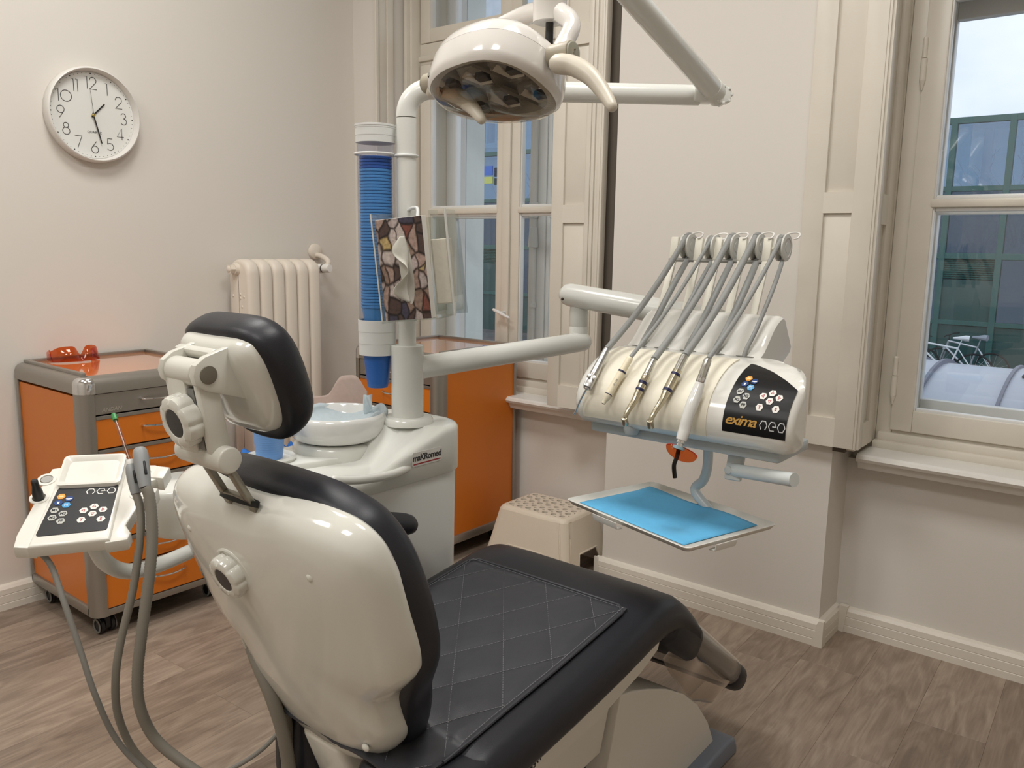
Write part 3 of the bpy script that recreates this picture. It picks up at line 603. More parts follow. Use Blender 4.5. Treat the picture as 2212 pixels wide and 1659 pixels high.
    # castors
    for sx in (-1, 1):
        for sy in (-1, 1):
            p = Vector((sx*(w/2-.055), sy*(d/2-.06), 0)); g = MB()
            for dx in (-.016, .016):
                g.lathe([(.010, -.009), (.020, -.009), (.026, -.005), (.0275, 0), (.026, .005), (.020, .009), (.010, .009)], M @ Matrix.Translation(p+Vector((dx, 0, .0275))) @ Matrix.Rotation(PI/2, 4, 'Y'), 20)
            g = g.build('castor', mat('castor_black', (24, 24, 26), .4), c)
            f = MB(); f.b6(p.x-.009, p.x+.009, p.y-.026, p.y+.024, .02, .058, .006, M); f.cyl(M @ (p+Vector((0, 0, .05))), M @ (p+Vector((0, 0, z0+.014))), .012, n=12); f.build('castor_fork', black, g)
            f = MB()
            for dx in (-.027, .027): f.lathe([(.0245, -.0012), (.0245, .0012), (.018, .0012), (.018, -.0012)], M @ Matrix.Translation(p+Vector((dx, 0, .0275))) @ Matrix.Rotation(PI/2, 4, 'Y'), 20, loop=True)
            f.build('castor_ring', mat('castor_grey', (120, 120, 116), .4), g)
    return c
RZ = Matrix.Rotation(PI/2, 4, 'Z')
cabinet(Matrix.Translation((-2.828, 1.365, 0)) @ RZ, 'orange drawer cabinet against the left wall with amber goggles on its top')
cabinet(Matrix.Translation((-2.45, 2.522, 0)), 'orange drawer cabinet below the window in the room corner, behind the white column')
# ------------------------------------------------------------------ amber goggles
amber = glassmat('amber_plastic', (243, 168, 112), 1., 1.5)
gz = .857; gp = onz(114, 783, gz); gq = onz(215, 774, gz)
gx = (gq-gp).normalized(); gm = (gp+gq)/2; gy = Vector((0, 0, 1)).cross(gx)
gg = thing('safety_goggles', 'amber transparent safety goggles standing on the orange cabinet', 'goggles', (gm.x, gm.y, gz))
MG = frame((gm.x, gm.y, gz), gx, gy); GW = (gq-gp).length
def gog(u, v):
    x = (u-.5)*2                                  # -1..1 across
    brow = .052*(1-abs(x)**6*.35); dip = .030*math.exp(-((x-.08)/.16)**2)
    top = brow-dip; nose = .012*math.exp(-((x-.08)/.14)**2)
    h = nose*0+top*v+.001; yb = -.040*(1-x*x)**.5 if abs(x) < 1 else 0
    lens = -.010*math.sin(PI*min(1, v))*abs(math.sin(PI*abs(x)**.8))
    return MG @ Vector((x*GW/2, yb+.020*v+lens, h))
g = MB(); g.sheet(gog, 40, 12, .0022); g.build('lens_shell', amber, gg, ang=60)
for s in (0, 1):
    g = MB(); u0 = s
    def side(u, v, s=s):
        x = (1 if s else -1); p = Vector((x*GW/2*(1-.06*u), .0+.055*u, .001+(.040-.012*u)*v*1.0)); p.y += .02*v*(1-u); return MG @ p
    g.sheet(side, 10, 8, .0022); g.build('side_shield', amber, gg, ang=60)
    g = MB()
    for k in range(6): q = .08+.1*k; g.tube([side(q, .12), side(q, .7)], .0013, 6)
    g.build('vent_ribs', amber, gg)
# ------------------------------------------------------------------ radiator
radm = mat('radiator_enamel', (226, 216, 202), .42, bump=.25, bscale=45)
NS, PT, Y0r = 6, .0605, 1.928; XB, XF = -3.045, -2.905; ZT, ZB = 1.205, .16
rd = thing('radiator', 'old cream painted ribbed radiator on the left wall behind the chair', 'radiator', (-2.975, Y0r+NS*PT/2, 0))
for k in range(NS):
    g = MB(); ya = Y0r+k*PT; yc = ya+PT/2
    # side outline (x,z) with round top, lofted across y so each rib is a rounded pillow
    def outl(ins):
        xb, xf, zt, zb = XB+ins, XF-ins, ZT-ins, ZB+ins; r = .055; out = []
        for cx, cz, a in ((xf-r, zt-r, 0), (xb+r, zt-r, PI/2), (xb+r, zb+r, PI), (xf-r, zb+r, 1.5*PI)):
            for q in range(6): t = a+PI/2*q/5; out.append((cx+r*math.cos(t), cz+r*math.sin(t)))
        return out
    R_ = []
    for y, ins in ((.0015, .016), (.003, .009), (.008, .004), (.016, .001), (.030, 0), (.044, .001), (.052, .004), (.057, .009), (.0590, .016)):
        R_.append([(x, ya+y, z) for x, z in outl(ins)])
    g.rings(R_); sct = g.build('radiator_section', radm, rd, ang=60)
    if k == 0:
        q = MB(); c = Vector((-2.985, ya-.0, 1.165)); q.cyl(c+Vector((0, .004, 0)), c-Vector((0, .014, 0)), .026, .022, 20); q.cyl(c-Vector((0, .012, 0)), c-Vector((0, .034, 0)), .019, n=6); q.sphere(c-Vector((0, .034, 0)), .013, 10, (1, .5, 1)); q.build('end_plug', radm, sct)
        q = MB()
        for dx, dz in ((.02, -.10), (.02, -.117), (-.03, -.108), (.045, -.110), (.03, -.15)): q.sphere((-2.985+dx, ya+.0015, 1.165+dz), .006, 8, (1, .4, 1))
        q.build('casting_marks', radm, sct)
for z in (1.165, .20):
    MB().cyl((-2.975, Y0r+.01, z), (-2.975, Y0r+NS*PT-.01, z), .022, n=16).build('header_pipe', radm, rd)
for y in (Y0r+.06, Y0r+.30): MB().cyl((-2.975, y, 0), (-2.975, y, .2), .014, n=12).build('foot_pipe', radm, rd)
yv = Y0r+NS*PT; v = MB(); v.cyl((-2.975, yv-.005, 1.165), (-2.975, yv+.03, 1.165), .012, n=14); v.cyl((-2.975, yv+.028, 1.165), (-2.975, yv+.052, 1.165), .019, n=16)
v.tube([(-2.975, yv+.05, 1.165), (-2.975, yv+.085, 1.175), (-2.98, yv+.095, 1.195), (-3.03, yv+.10, 1.215), (-3.072, yv+.10, 1.22)], .012, 12, 4); v.build('valve_pipe', radm, rd)
wh = MB(); wh.lathe([(.020, 0), (.021, .012), (.018, .018), (.018, .060), (.016, .066), (.002, .067)], axis_frame((-2.972, yv+.04, 1.163), (-2.86, yv+.05, 1.168)), 20); wh = wh.build('thermostat_head', mat('valve_white', (232, 230, 224), .4), rd)
q = MB(); q.lathe([(.0185, .022), (.0185, .030), (.0165, .030), (.0165, .022)], axis_frame((-2.972, yv+.04, 1.163), (-2.86, yv+.05, 1.168)), 20, loop=True); q.build('grip_band', mat('valve_grey', (96, 94, 90), .5), wh)
MB().lathe([(.036, 0), (.034, .010), (.022, .018)], axis_frame((XL+.002, yv+.10, 1.235), (XL+.1, yv+.10, 1.235)), 24).build('wall_rose', radm, rd)
# ------------------------------------------------------------------ step stool
stoolm = mat('cream_moulded_plastic', (226, 214, 196), .42, bump=.15, bscale=400)
zt = .25; A, Bc, Cc = onz(1073, 1089, zt), onz(1144, 1058, zt), onz(1221, 1127, zt)
sx_ = (Cc-A); sw = sx_.length; sy_ = (Bc-A); sd = sy_.length
ux = sx_.normalized(); uy = Vector((0, 0, 1)).cross(ux); cen = A+sx_/2+uy*sd/2; cen.z = 0
st = thing('step_stool', 'cream plastic step stool with a perforated top beside the orange cabinet', 'stool', cen)
MS = frame(cen, ux, uy)
def stool():
    bm = bmesh.new(); n = 40
    def ring(w, d, r, z): return [bm.verts.new(MS @ Vector((x, y, z))) for x, y in rrect(w, d, r, 6)]
    rows = [ring(sw+.11, sd+.11, .05, 0), ring(sw+.018, sd+.018, .045, .225), ring(sw+.004, sd+.004, .042, .243), ring(sw-.016, sd-.016, .036, .2505)]
    N = len(rows[0])
    for a, b in zip(rows, rows[1:]):
        for i in range(N): bm.faces.new((a[i], a[(i+1) % N], b[(i+1) % N], b[i]))
    return bm
def quadwall(c0, c1, t0, t1, arch):
    """one sloping side between bottom edge c0-c1 and top edge t0-t1 with an arch cut out; returned as strips"""
    g = MB(); P = lambda u, v: (c0*(1-u)+c1*u)*(1-v)+(t0*(1-u)+t1*u)*v
    us = [0, .16, .20, .24, .5, .76, .80, .84, 1]; hh = [0, 0, .20, .44, .47, .47, .44, .20, 0, 0]
    cut = lambda u: 0 if u <= .155 or u >= .845 else min(.46, .46*(1-max(0, (abs(u-.5)-.26)/.085)))
    UU = [0, .08, .155]+[.155+.69*k/24 for k in range(1, 24)]+[.845, .92, 1]
    R_ = []
    for u in UU: c = max(0, cut(u)); R_.append([P(u, c+(1-c)*k/4) for k in range(5)])
    g.rings(R_, closed=False); return g, [P(u, max(0, cut(u))) for u in UU]
bw, bd, tw, td = (sw+.10)/2, (sd+.10)/2, (sw-.006)/2, (sd-.006)/2
cb = [Vector((-bw, -bd, 0)), Vector((bw, -bd, 0)), Vector((bw, bd, 0)), Vector((-bw, bd, 0))]; ct = [Vector((-tw, -td, .235)), Vector((tw, -td, .235)), Vector((tw, td, .235)), Vector((-tw, td, .235))]
body = MB(); edges = []
rc = .03
for i in range(4):
    c0, c1, t0, t1 = cb[i], cb[(i+1) % 4], ct[i], ct[(i+1) % 4]; d = (c1-c0).normalized()
    g, e = quadwall(MS @ (c0+d*rc), MS @ (c1-d*rc), MS @ (t0+d*rc), MS @ (t1-d*rc), True); body.merge(g.bm); edges.append(e)
    # rounded vertical corner and top rim
    dn = (cb[(i+2) % 4]-c1).normalized(); R_ = []
    for k in range(7):
        a = PI/2*k/6; off_ = -d*rc*(1-math.sin(a))+dn*rc*(1-math.cos(a)); R_.append([MS @ (c1+off_), MS @ (t1+off_)])
    body.rings(R_, closed=False)
rim = []
for ins, z in ((0, .235), (.003, .243), (.010, .2485), (.020, .2505)):
    rim.append([MS @ Vector((x, y, z)) for x, y in rrect(2*tw-2*ins, 2*td-2*ins, rc, 8)])
body.rings(rim, cap0=False, cap1=False)
# perforated top: grid of square cells with round holes (staggered)
import itertools
hx, hy = 2*tw-.04, 2*td-.04; nx, ny = 7, 5
topg = MB()
def cell(cx, cy, cw, cdh, r):
    n = 16; q = []
    for k in range(n):
        a = 2*PI*(k+.5)/n; c, s = math.cos(a), math.sin(a); m = max(abs(c)/(cw/2), abs(s)/(cdh/2)); q.append(((cx+c/m, cy+s/m), (cx+r*c, cy+r*s)))
    topg.rings([[MS @ Vector((p[0][0], p[0][1], .2505)) for p in q], [MS @ Vector((p[1][0], p[1][1], .2505)) for p in q], [MS @ Vector((p[1][0], p[1][1], .240)) for p in q]], cap0=False, cap1=False)
for j in range(ny):
    for i in range(nx):
        cw, chh = hx/nx, hy/ny; cx, cy = -hx/2+cw*(i+.5), -hy/2+chh*(j+.5)
        if True: cell(cx, cy, cw, chh, .0118)
        else: topg.rings([[MS @ Vector((cx+a*cw/2, cy-chh/2, .2505)), MS @ Vector((cx+a*cw/2, cy+chh/2, .2505))] for a in (-1, 1)], closed=False)
body.merge(topg.bm)
bmesh.ops.remove_doubles(body.bm, verts=list(body.bm.verts), dist=.0004); bmesh.ops.recalc_face_normals(body.bm, faces=list(body.bm.faces)); body.bm.normal_update()
bmesh.ops.solidify(body.bm, geom=list(body.bm.faces), thickness=.003)
sb = body.build('body', stoolm, st, ang=40)
g = MB()
for e in edges: g.tube(e, .005, 8)
g.build('rolled_edge', stoolm, sb)
MB().b6(-tw+.02, tw-.02, -td+.02, td-.02, .234, .236, 0, MS).build('inner_shade', mat('stool_inside_shade', (44, 38, 34), .8), st, smooth=False)  # dark sheet under the holes, the shade inside put into its colour
# finger holes and sticker on the right end
Pe = lambda y, z: MS @ Vector((bw+(tw-bw)*(z/.235)+.0015, y, z))
for y in (-.045, -.012):
    n_ = (Pe(.1, .1)-Pe(0, .1)).cross(Pe(0, .2)-Pe(0, .1)).normalized()
    MB().lathe([(.011, -.001), (.011, .0006)], frame(Pe(y, .150), Pe(.1, .15)-Pe(0, .15), Pe(0, .2)-Pe(0, .1)), 20).build('finger_hole', mat('stool_hole', (120, 106, 90), .7), st)
stk = MB(); stk.rings([[Pe(.055+a*.045, z) for a in (0, 1)] for z in (.10, .225)], closed=False); stk.build('sticker', mat('sticker_paper', (206, 203, 198), .6), st, smooth=False)
g = MB()
for k in range(14):
    z = .108+k*.008; l = [.034, .030, .036, .028][k % 4]; g.rings([[Pe(.059+a*l, zz)+Vector((.0006, -.0004, 0)) for a in (0, 1)] for zz in (z, z+.0035)], closed=False)
g.rings([[Pe(.058+a*.03, zz)+Vector((.0006, -.0004, 0)) for a in (0, 1)] for zz in (.212, .222)], closed=False)
g.build('sticker_print', mat('sticker_ink', (110, 108, 108), .6), st, smooth=False)
# ------------------------------------------------------------------ dental unit: body, column, swing arms
UX0, UX1, UY0, UY1 = -1.635, -1.335, 1.095, 1.510
C0 = Vector((-1.444, 1.390, 0))
un = thing('dental_unit', 'white dental unit with a spittoon bowl and a tall column, left of the chair', 'dental unit', ((UX0+UX1)/2, (UY0+UY1)/2, 0))
def uplan(ins, n=10):
    w, d = UX1-UX0-2*ins, UY1-UY0-2*ins; cx, cy = (UX0+UX1)/2, (UY0+UY1)/2
    return [(cx+x, cy+y) for x, y in rrect(w, d, .092-ins*.5, n)]
ubody = mat('unit_body_white', (222, 223, 219), .3, coat=.1)
MB().rings([[(x, max(y, 1.15), z) for x, y in uplan(i)] for i, z in ((.03, 0), (.03, .05), (.012, .055), (.006, .729), (.008, .737))]).build('body', ubody, un, ang=50)
def deck(y):
    t = min(1, max(0, (y-1.237)/.082)); t = t*t*(3-2*t)
    return .775+.074*t
cov = MB(); R_ = [[(x, y, .734) for x, y in uplan(.003)], [(x, y, .738) for x, y in uplan(0)]]
for i, dz in ((0, -.016), (.0015, -.009), (.005, -.004), (.011, -.001), (.018, 0)): R_.append([(x, y, deck(y)+dz) for x, y in uplan(i)])
last = uplan(.018); cx_, cy_ = (UX0+UX1)/2, (UY0+UY1)/2
for s in (.85, .7, .5, .3, .1): R_.append([(cx_+(x-cx_)*s, cy_+(y-cy_)*s, deck(cy_+(y-cy_)*s)) for x, y in last])
cov.rings(R_, cap0=True).build('top_cover', gloss, un, ang=45)
# badge with the maker's lettering
bp0 = onx(922, 985, UX1+.0004); BM = frame((UX1+.0004, bp0.y, bp0.z), (0, 1, 0), (0, 0, 1))
lp = MB(); lp.prism(rrect(.096, .033, .004), 0, .0012, BM @ Matrix.Translation((0, -.0015, 0))); bd_ = lp.build('badge', mat('badge_white', (226, 224, 218), .3), un, smooth=False)
dk = mat('badge_ink', (52, 50, 52), .5); rdk = mat('badge_red', (160, 40, 48), .5)
lettering('maKRomed', .0213, BM @ Matrix.Translation((0, .001, .0012)), dk, bd_, bold=.0004, spacing=.9, shear=.08)
MB().b6(-.044, .044, -.0142, -.0114, .0012, .0018, 0, BM).build('underline', rdk, bd_, smooth=False)
# lobe below the cup and tube arm to the assistant's console
lb = MB(); la, lbp = Vector((-1.684, .943, 0)), Vector((-1.55, 1.07, 0)); q = []
dv = (lbp-la).normalized(); nv = Vector((-dv.y, dv.x, 0))
for k in range(13): a = PI/2+PI*k/12; q.append((la+(dv*math.cos(a)+nv*math.sin(a))*.096))
for k in range(5): a = -PI/2+PI*k/4; q.append((lbp+(dv*math.cos(a)+nv*math.sin(a))*.096))
cq = (la+lbp)/2
lb.rings([[(cq.x+(p.x-cq.x)*s, cq.y+(p.y-cq.y)*s, z) for p in q] for s, z in ((.86, .642), (.95, .646), (1, .661), (1, .733), (.985, .744), (.95, .749))]).build('side_arm_housing', gloss, un, ang=50)
# spittoon plinth and bowl
bc = onz(733, 900, .893); bc = Vector((-1.561, 1.268, 0))
pl = MB(); pa, pb = bc, Vector((-1.577, 1.086, 0)); dv = (pb-pa).normalized(); nv = Vector((-dv.y, dv.x, 0)); q = []
for k in range(17): a = -PI/2-PI*k/16+PI; q.append(pa+(-dv*math.cos(PI/2-PI*k/16)+nv*math.sin(PI/2-PI*k/16))*.102)
for k in range(13): q.append(pb+(dv*math.cos(-PI/2+PI*k/12)+nv*math.sin(-PI/2+PI*k/12))*.068)
cq = (pa*1.3+pb*.7)/2
pl.rings([[(cq.x+(p.x-cq.x)*s, cq.y+(p.y-cq.y)*s, z) for p in q] for s, z in ((1.02, .757), (1.01, .772), (1, .779), (.985, .786), (.95, .789), (.5, .789))]).build('spittoon_arm', gloss, un, ang=50)
MB().lathe([(.107, .757), (.106, .798), (.103, .806), (.093, .810), (.076, .811)], Matrix.Translation((bc.x, bc.y, 0)), 48).build('spittoon_plinth', gloss, un, ang=50)
ceram = mat('white_porcelain', (228, 228, 224), .08, coat=.5)
MB().lathe([(.065, .810), (.085, .811), (.102, .817), (.113, .829), (.118, .844), (.118, .865), (.1155, .873), (.111, .877), (.107, .872), (.1035, .857), (.094, .842), (.072, .831), (.044, .827), (.013, .824)], Matrix.Translation((bc.x, bc.y, 0)), 56, cap0=True, cap1=True).build('spittoon_bowl', ceram, un, ang=60)
cupc = Vector((pb.x, pb.y, .7895))
MB().lathe([(.057, 0), (.059, .006), (.055, .011), (.050, .008), (.047, .004), (.02, .004)], Matrix.Translation(cupc), 40).build('cup_rest', gloss, un, ang=50)
# curved rail along the front of the low deck
rail = [onx(722, 1036, UX1-.004), onx(770, 1037, UX1+.012), onx(820, 1031, UX1+.016), onx(858, 1021, UX1+.006), onx(884, 1008, UX1-.012)]
MB().tube(rail, .0096, 14, 6, round_end=True).build('deck_rail', gloss, un)
# column
zc = lambda y: onx(880, y, C0.x).z
cm = Matrix.Translation((C0.x, C0.y, 0))
zco = zc(745)
MB().lathe([(.063, deck(1.39)-.002), (.062, .858), (.057, .864), (.041, .865)], cm, 40).build('column_collar', gloss, un, ang=40)
MB().lathe([(.0387, .85), (.0387, zco-.014), (.0390, zco-.013), (.0390, zco-.001), (.037, zco)], cm, 40).build('column_sleeve', gloss2, un, ang=40)
MB().lathe([(.0212, zco-.01), (.0212, zc(700)), (.0227, zc(697)), (.0227, zc(256))], cm, 32).build('column_pole', gloss2, un, ang=40)
E0 = dep(1535, 205, 1.905); zt_ = zc(192)
hd = Vector((E0.x-C0.x, E0.y-C0.y, 0)).normalized(); rb = .057; Cc_ = Vector((C0.x, C0.y, 0))
bend = [Cc_+Vector((0, 0, zc(254)))]+[Cc_+hd*(rb-rb*math.cos(a))+Vector((0, 0, zt_-rb+rb*math.sin(a))) for a in [PI/2*k/10 for k in range(11)]]+[Cc_+hd*.12+Vector((0, 0, zt_))]
MB().tube(bend, .0232, 28).build('column_bend', gloss2, un)
ha = Cc_+hd*.118+Vector((0, 0, zt_)); hb = dep(1512, 206, 1.91)
MB().cyl(ha, hb, .0227, n=28, bev=.003).build('lamp_arm', gloss2, un)
# lower swing arm, elbow, upper swing arm
A0 = Vector((C0.x, C0.y, onx(925, 797, C0.x).z)); A0.z = dep(905, 800, 2.0).z; A1 = dep(1258, 738, 2.31)
d_ = (A1-A0).normalized()
MB().tube([A0+d_*.02, A1], [.0286, .0266], 28, round_end=True).build('swing_arm', gloss2, un)
z0e = A1.z; ex, ey = dep(1250, 700, 2.31).x, dep(1250, 700, 2.31).y
top = dep(1242, 640, 2.28)
MB().lathe([(.0265, z0e), (.0265, z0e+.041), (.0260, z0e+.042), (.0265, z0e+.043), (.0265, z0e+.082), (.025, z0e+.095), (.020, z0e+.106), (.0165, z0e+.114), (.0165, top.z)], Matrix.Translation((ex, ey, 0)), 32).build('elbow_joint', gloss2, un, ang=40)
U0, U1 = dep(1232, 637, 2.30), dep(1548, 694, 2.09)
ud = (U1-U0).normalized(); g = MB(); g.tube([U0, U1], [.0318, .0338], 30, round_end=True); ua = g.build('upper_arm', gloss2, un)
sc_ = dep(1215, 646, 2.262); MB().sphere(sc_, .0042, 10).build('arm_screw', mat('dark_screw', (70, 62, 54), .4, .6), ua)
# ------------------------------------------------------------------ cup dispenser
DC = dep(813, 500, 1.975); DC.z = 0
zd = lambda y: onx(813, y, DC.x).z
dm = Matrix.Translation(DC)
cd_ = thing('cup_dispenser', 'clear tube cup dispenser with white cap, clamped beside the white column', 'cup dispenser', (DC.x, DC.y, zd(765)))
zA, zB, zC_, zD = zd(765), zd(690), zd(308), zd(272)
clear = glassmat('clear_plastic', (244, 245, 250), .8, 1.3)
whp = mat('matt_white_plastic', (218, 219, 217), .45)
MB().lathe([(.0430, zB-.005), (.0430, zC_+.004), (.0418, zC_+.004), (.0418, zB-.005)], dm, 40, loop=True).build('clear_tube', clear, cd_, ang=40)
MB().lathe([(.0460, zC_-.002), (.0460, zC_+.013), (.0466, zC_+.0135), (.0466, zC_+.030), (.0472, zC_+.0305), (.0472, zD-.004), (.0482, zD-.003), (.0482, zD+.001), (.043, zD+.002)], dm, 40).build('cap', whp, cd_, ang=30)
MB().lathe([(.0440, zA), (.0440, zA+(zB-zA)*.32), (.0448, zA+(zB-zA)*.33), (.0448, zA+(zB-zA)*.66), (.0456, zA+(zB-zA)*.67), (.0456, zB), (.0438, zB), (.0424, zA)], dm, 40, loop=True).build('collar', whp, cd_, ang=30)
zr = zd(334); rg = [(DC.x+.0478*math.cos(a), DC.y+.0478*math.sin(a), zr) for a in [2*PI*k/36 for k in range(36)]]
g = MB(); g.tube(rg+[rg[0]], .0028, 8); pr_ = Vector((C0.x, C0.y, zr-.004)); rg2 = [(C0.x+.0255*math.cos(a), C0.y+.0255*math.sin(a), zr-.004) for a in [2*PI*k/30 for k in range(31)]]; g.tube(rg2, .0030, 8)
dd = (pr_-Vector((DC.x, DC.y, zr))).normalized(); g.tube([Vector((DC.x, DC.y, zr))+dd*.042, pr_-dd*.022], .004, 8); g.build('clamp_ring', whp, cd_)
g = MB(); za = zA+.022; g.box((DC.x/2+C0.x/2, DC.y/2+C0.y/2, za+.012), (.012, .012, .05)); g.tube([Vector((DC.x, DC.y, za))+dd*.040, Vector((C0.x, C0.y, za))-dd*.019], .004, 8); g.build('bracket', whp, cd_)
blue = mat('blue_cup_plastic', (84, 158, 214), .38, coat=.05); blued = mat('dark_blue_cup_plastic', (40, 98, 176), .35, coat=.05); bluel = mat('light_blue_cup_plastic', (112, 160, 222), .4, coat=.05)
def cup_bm(h=.092, rt=.0345, rb=.023, rib=True):
    g = MB(); pr = [(rb-.001, 0), (rb, .0015)]
    n = 16 if rib else 3
    for k in range(n):
        t = .08+.80*k/n; r = rb+(rt-rb)*t; pr += [(r+.0001, h*t), (r+.0006, h*(t+.012)), (r+.0006, h*(t+.03))] if rib else [(r, h*t)]
    pr += [(rt-.0004, h-.004), (rt+.0012, h-.003), (rt+.0014, h-.001), (rt, h)]
    g.lathe(pr+[(rt-.001, h-.003), (rb-.0012, .003), (.001, .003)], I4, 32); return g
# the stack of cups in the tube (rims show): each cup a thing of its own, sharing one mesh
g = MB(); g.lathe([(.0282, .034), (.0360, .088), (.0384, .0892), (.0386, .0932), (.0368, .0944), (.0360, .092), (.0272, .038), (.001, .038)], I4, 24); sm_ = g.build('blue_cup', blue); sme = sm_.data; bpy.data.objects.remove(sm_)
zs = zB-.060; ztop = zd(352); n = int((ztop-zs-.093)/.0072)
for k in range(n+3):
    o = bpy.data.objects.new('blue_cup', sme if k < n-1 else sme.copy()); COL.objects.link(o); o.location = (DC.x, DC.y, zs+k*.0072)
    if k >= n-1: o.data.materials[0] = blued; o['label'] = 'dark blue cup at the top of the stack in the clear dispenser'; o['group'] = 'dark blue cups on top of the dispenser stack'
    else: o['label'] = 'blue cup nested in the stack inside the clear dispenser tube'; o['group'] = 'blue cups stacked in the dispenser'
    o['category'] = 'cup'
o = cup_bm(.106, .0375, .0245).build('blue_cup', blued); o.location = (DC.x, DC.y, zd(836)); o['label'] = 'dark blue cup sticking out below the dispenser'; o['category'] = 'cup'
o = cup_bm(.107, .0392, .0289).build('blue_cup', bluel); o.location = cupc+Vector((0, 0, .0042)); o['label'] = 'light blue ribbed cup on the round rest beside the spittoon'; o['category'] = 'cup'
# ------------------------------------------------------------------ paper liner in the bowl, blue scraps
tissue = fabricmat('blue_tissue', (222, 232, 236), .9, .35, .8); tissue2 = fabricmat('white_tissue', (224, 206, 198), .9, .4, .72)
rl = random.Random(5)
def liner(u, v):
    a = 2*PI*u; r = .012+.096*min(1, v*1.12); z = .831+.037*v**2.4+.003*math.sin(5*a)*v
    if v > .8:
        k = (v-.8)/.2; r += .004*k*math.sin(3*a+1); z += k*(.002+.007*math.sin(2*a+.6)+.006*math.sin(5*a))
    return Vector((bc.x+r*math.cos(a)*.985, bc.y+r*math.sin(a)*.985, z+.0015))
g = MB(); g.sheet(liner, 48, 12, .0006); tag(g.build('paper_liner', tissue, ang=180), 'crumpled pale blue tissue lining the white spittoon bowl', 'tissue')
vr = Vector((RT[0], RT[1], 0)).normalized()
def flap(px, py, t, w, h, name, m, lab, lean=.0, rnd=True, rot=0., nb=14):
    c = dep(px, py, t); ax = vr; upv = Vector((-.25*vr.y*lean, .25*vr.x*lean, 1)).normalized()
    q = []
    for k in range(nb+1):
        u = -1+2*k/nb; q.append((u, (1-abs(u)**2.6)**.5 if rnd else 1-.25*abs(u)))
    fv = Vector((FW[0], FW[1], 0)).normalized()
    def f(u, v):
        x = (u*2-1); hh = (max(0, 1-abs(x)**2.6))**.5 if rnd else 1
        X, Z = x*w/2, v*hh*h; X, Z = X*math.cos(rot)-Z*math.sin(rot), X*math.sin(rot)+Z*math.cos(rot)
        return c+ax*X+upv*Z+fv*(.008*math.sin(3*x+4*v)+.012*v*v)
    g = MB(); g.sheet(f, 20, 8, .0006); return g.build(name, m, ang=180)
def bigflap(u, v):
    px = 655+140*u; c = dep(px, 882, 2.18-.04*u); hgt = .040+.050*math.exp(-((u-.70)/.25)**4)+.012*u
    return c+Vector((0, 0, hgt*v-.012))+Vector((FW[0], FW[1], 0))*(.012*math.sin(4*u)*v)
g = MB(); g.sheet(bigflap, 30, 8, .0006); tag(g.build('tissue', tissue2, ang=180), 'translucent white tissue standing up behind the spittoon bowl', 'tissue')
tag(flap(797, 893, 2.03, .022, .044, 'tissue', tissue, '', rnd=False, rot=.12), 'narrow pale blue tissue strip sticking up from the bowl', 'tissue')
tag(flap(815, 896, 2.02, .040, .028, 'tissue', tissue, '', rot=-.75), 'pale blue tissue corner curling over the right rim of the bowl', 'tissue')
scrap = fabricmat('blue_film', (66, 122, 200), .5, .25)
def scr(px, py, t, w, h, seed, lab):
    c = dep(px, py, t); r = random.Random(seed); a, b = r.uniform(1, 3), r.uniform(2, 4)
    def f(u, v): return c+vr*((u-.5)*w)+Vector((FW[0], FW[1], 0))*((v-.5)*h*1.4)+Vector((0, 0, .008+.007*math.sin(a*3*u+b*v)+h*.35*v))
    g = MB(); g.sheet(f, 12, 6, .0007); tag(g.build('plastic_scrap', scrap, ang=180), lab, 'scrap')
scr(627, 974, 2.07, .034, .018, 2, 'crumpled blue plastic scrap between the cup and the spittoon plinth')
scr(543, 995, 2.00, .050, .033, 4, 'light blue plastic scrap lying left of the cup rest')
# ------------------------------------------------------------------ tissue box in an acrylic holder on the column
al = math.radians(20); FH = Vector(FW).normalized(); RH = Vector(RT)
bu = (RH*math.cos(al)-FH*math.sin(al)).normalized(); bw_ = (RH*math.sin(al)+FH*math.cos(al)).normalized()      # across the front, away from us
TL, TR, BR_, BL = dep(806, 475, 1.852), dep(908, 467, 1.815), dep(935, 686, 1.848), dep(837, 695, 1.885)
bu = ((TR-TL)+(BR_-BL)).normalized(); bv = ((TL-BL)+(TR-BR_)); bv = (bv-bu*bv.dot(bu)).normalized(); bw_ = -bu.cross(bv)
bwid = ((TR-TL).length+(BR_-BL).length)/2; bhei = ((TL-BL).length+(TR-BR_).length)/2; bcen = (TL+TR+BR_+BL)/4
MT = Matrix(((bu.x, bv.x, -bw_.x, bcen.x), (bu.y, bv.y, -bw_.y, bcen.y), (bu.z, bv.z, -bw_.z, bcen.z), (0, 0, 0, 1)))
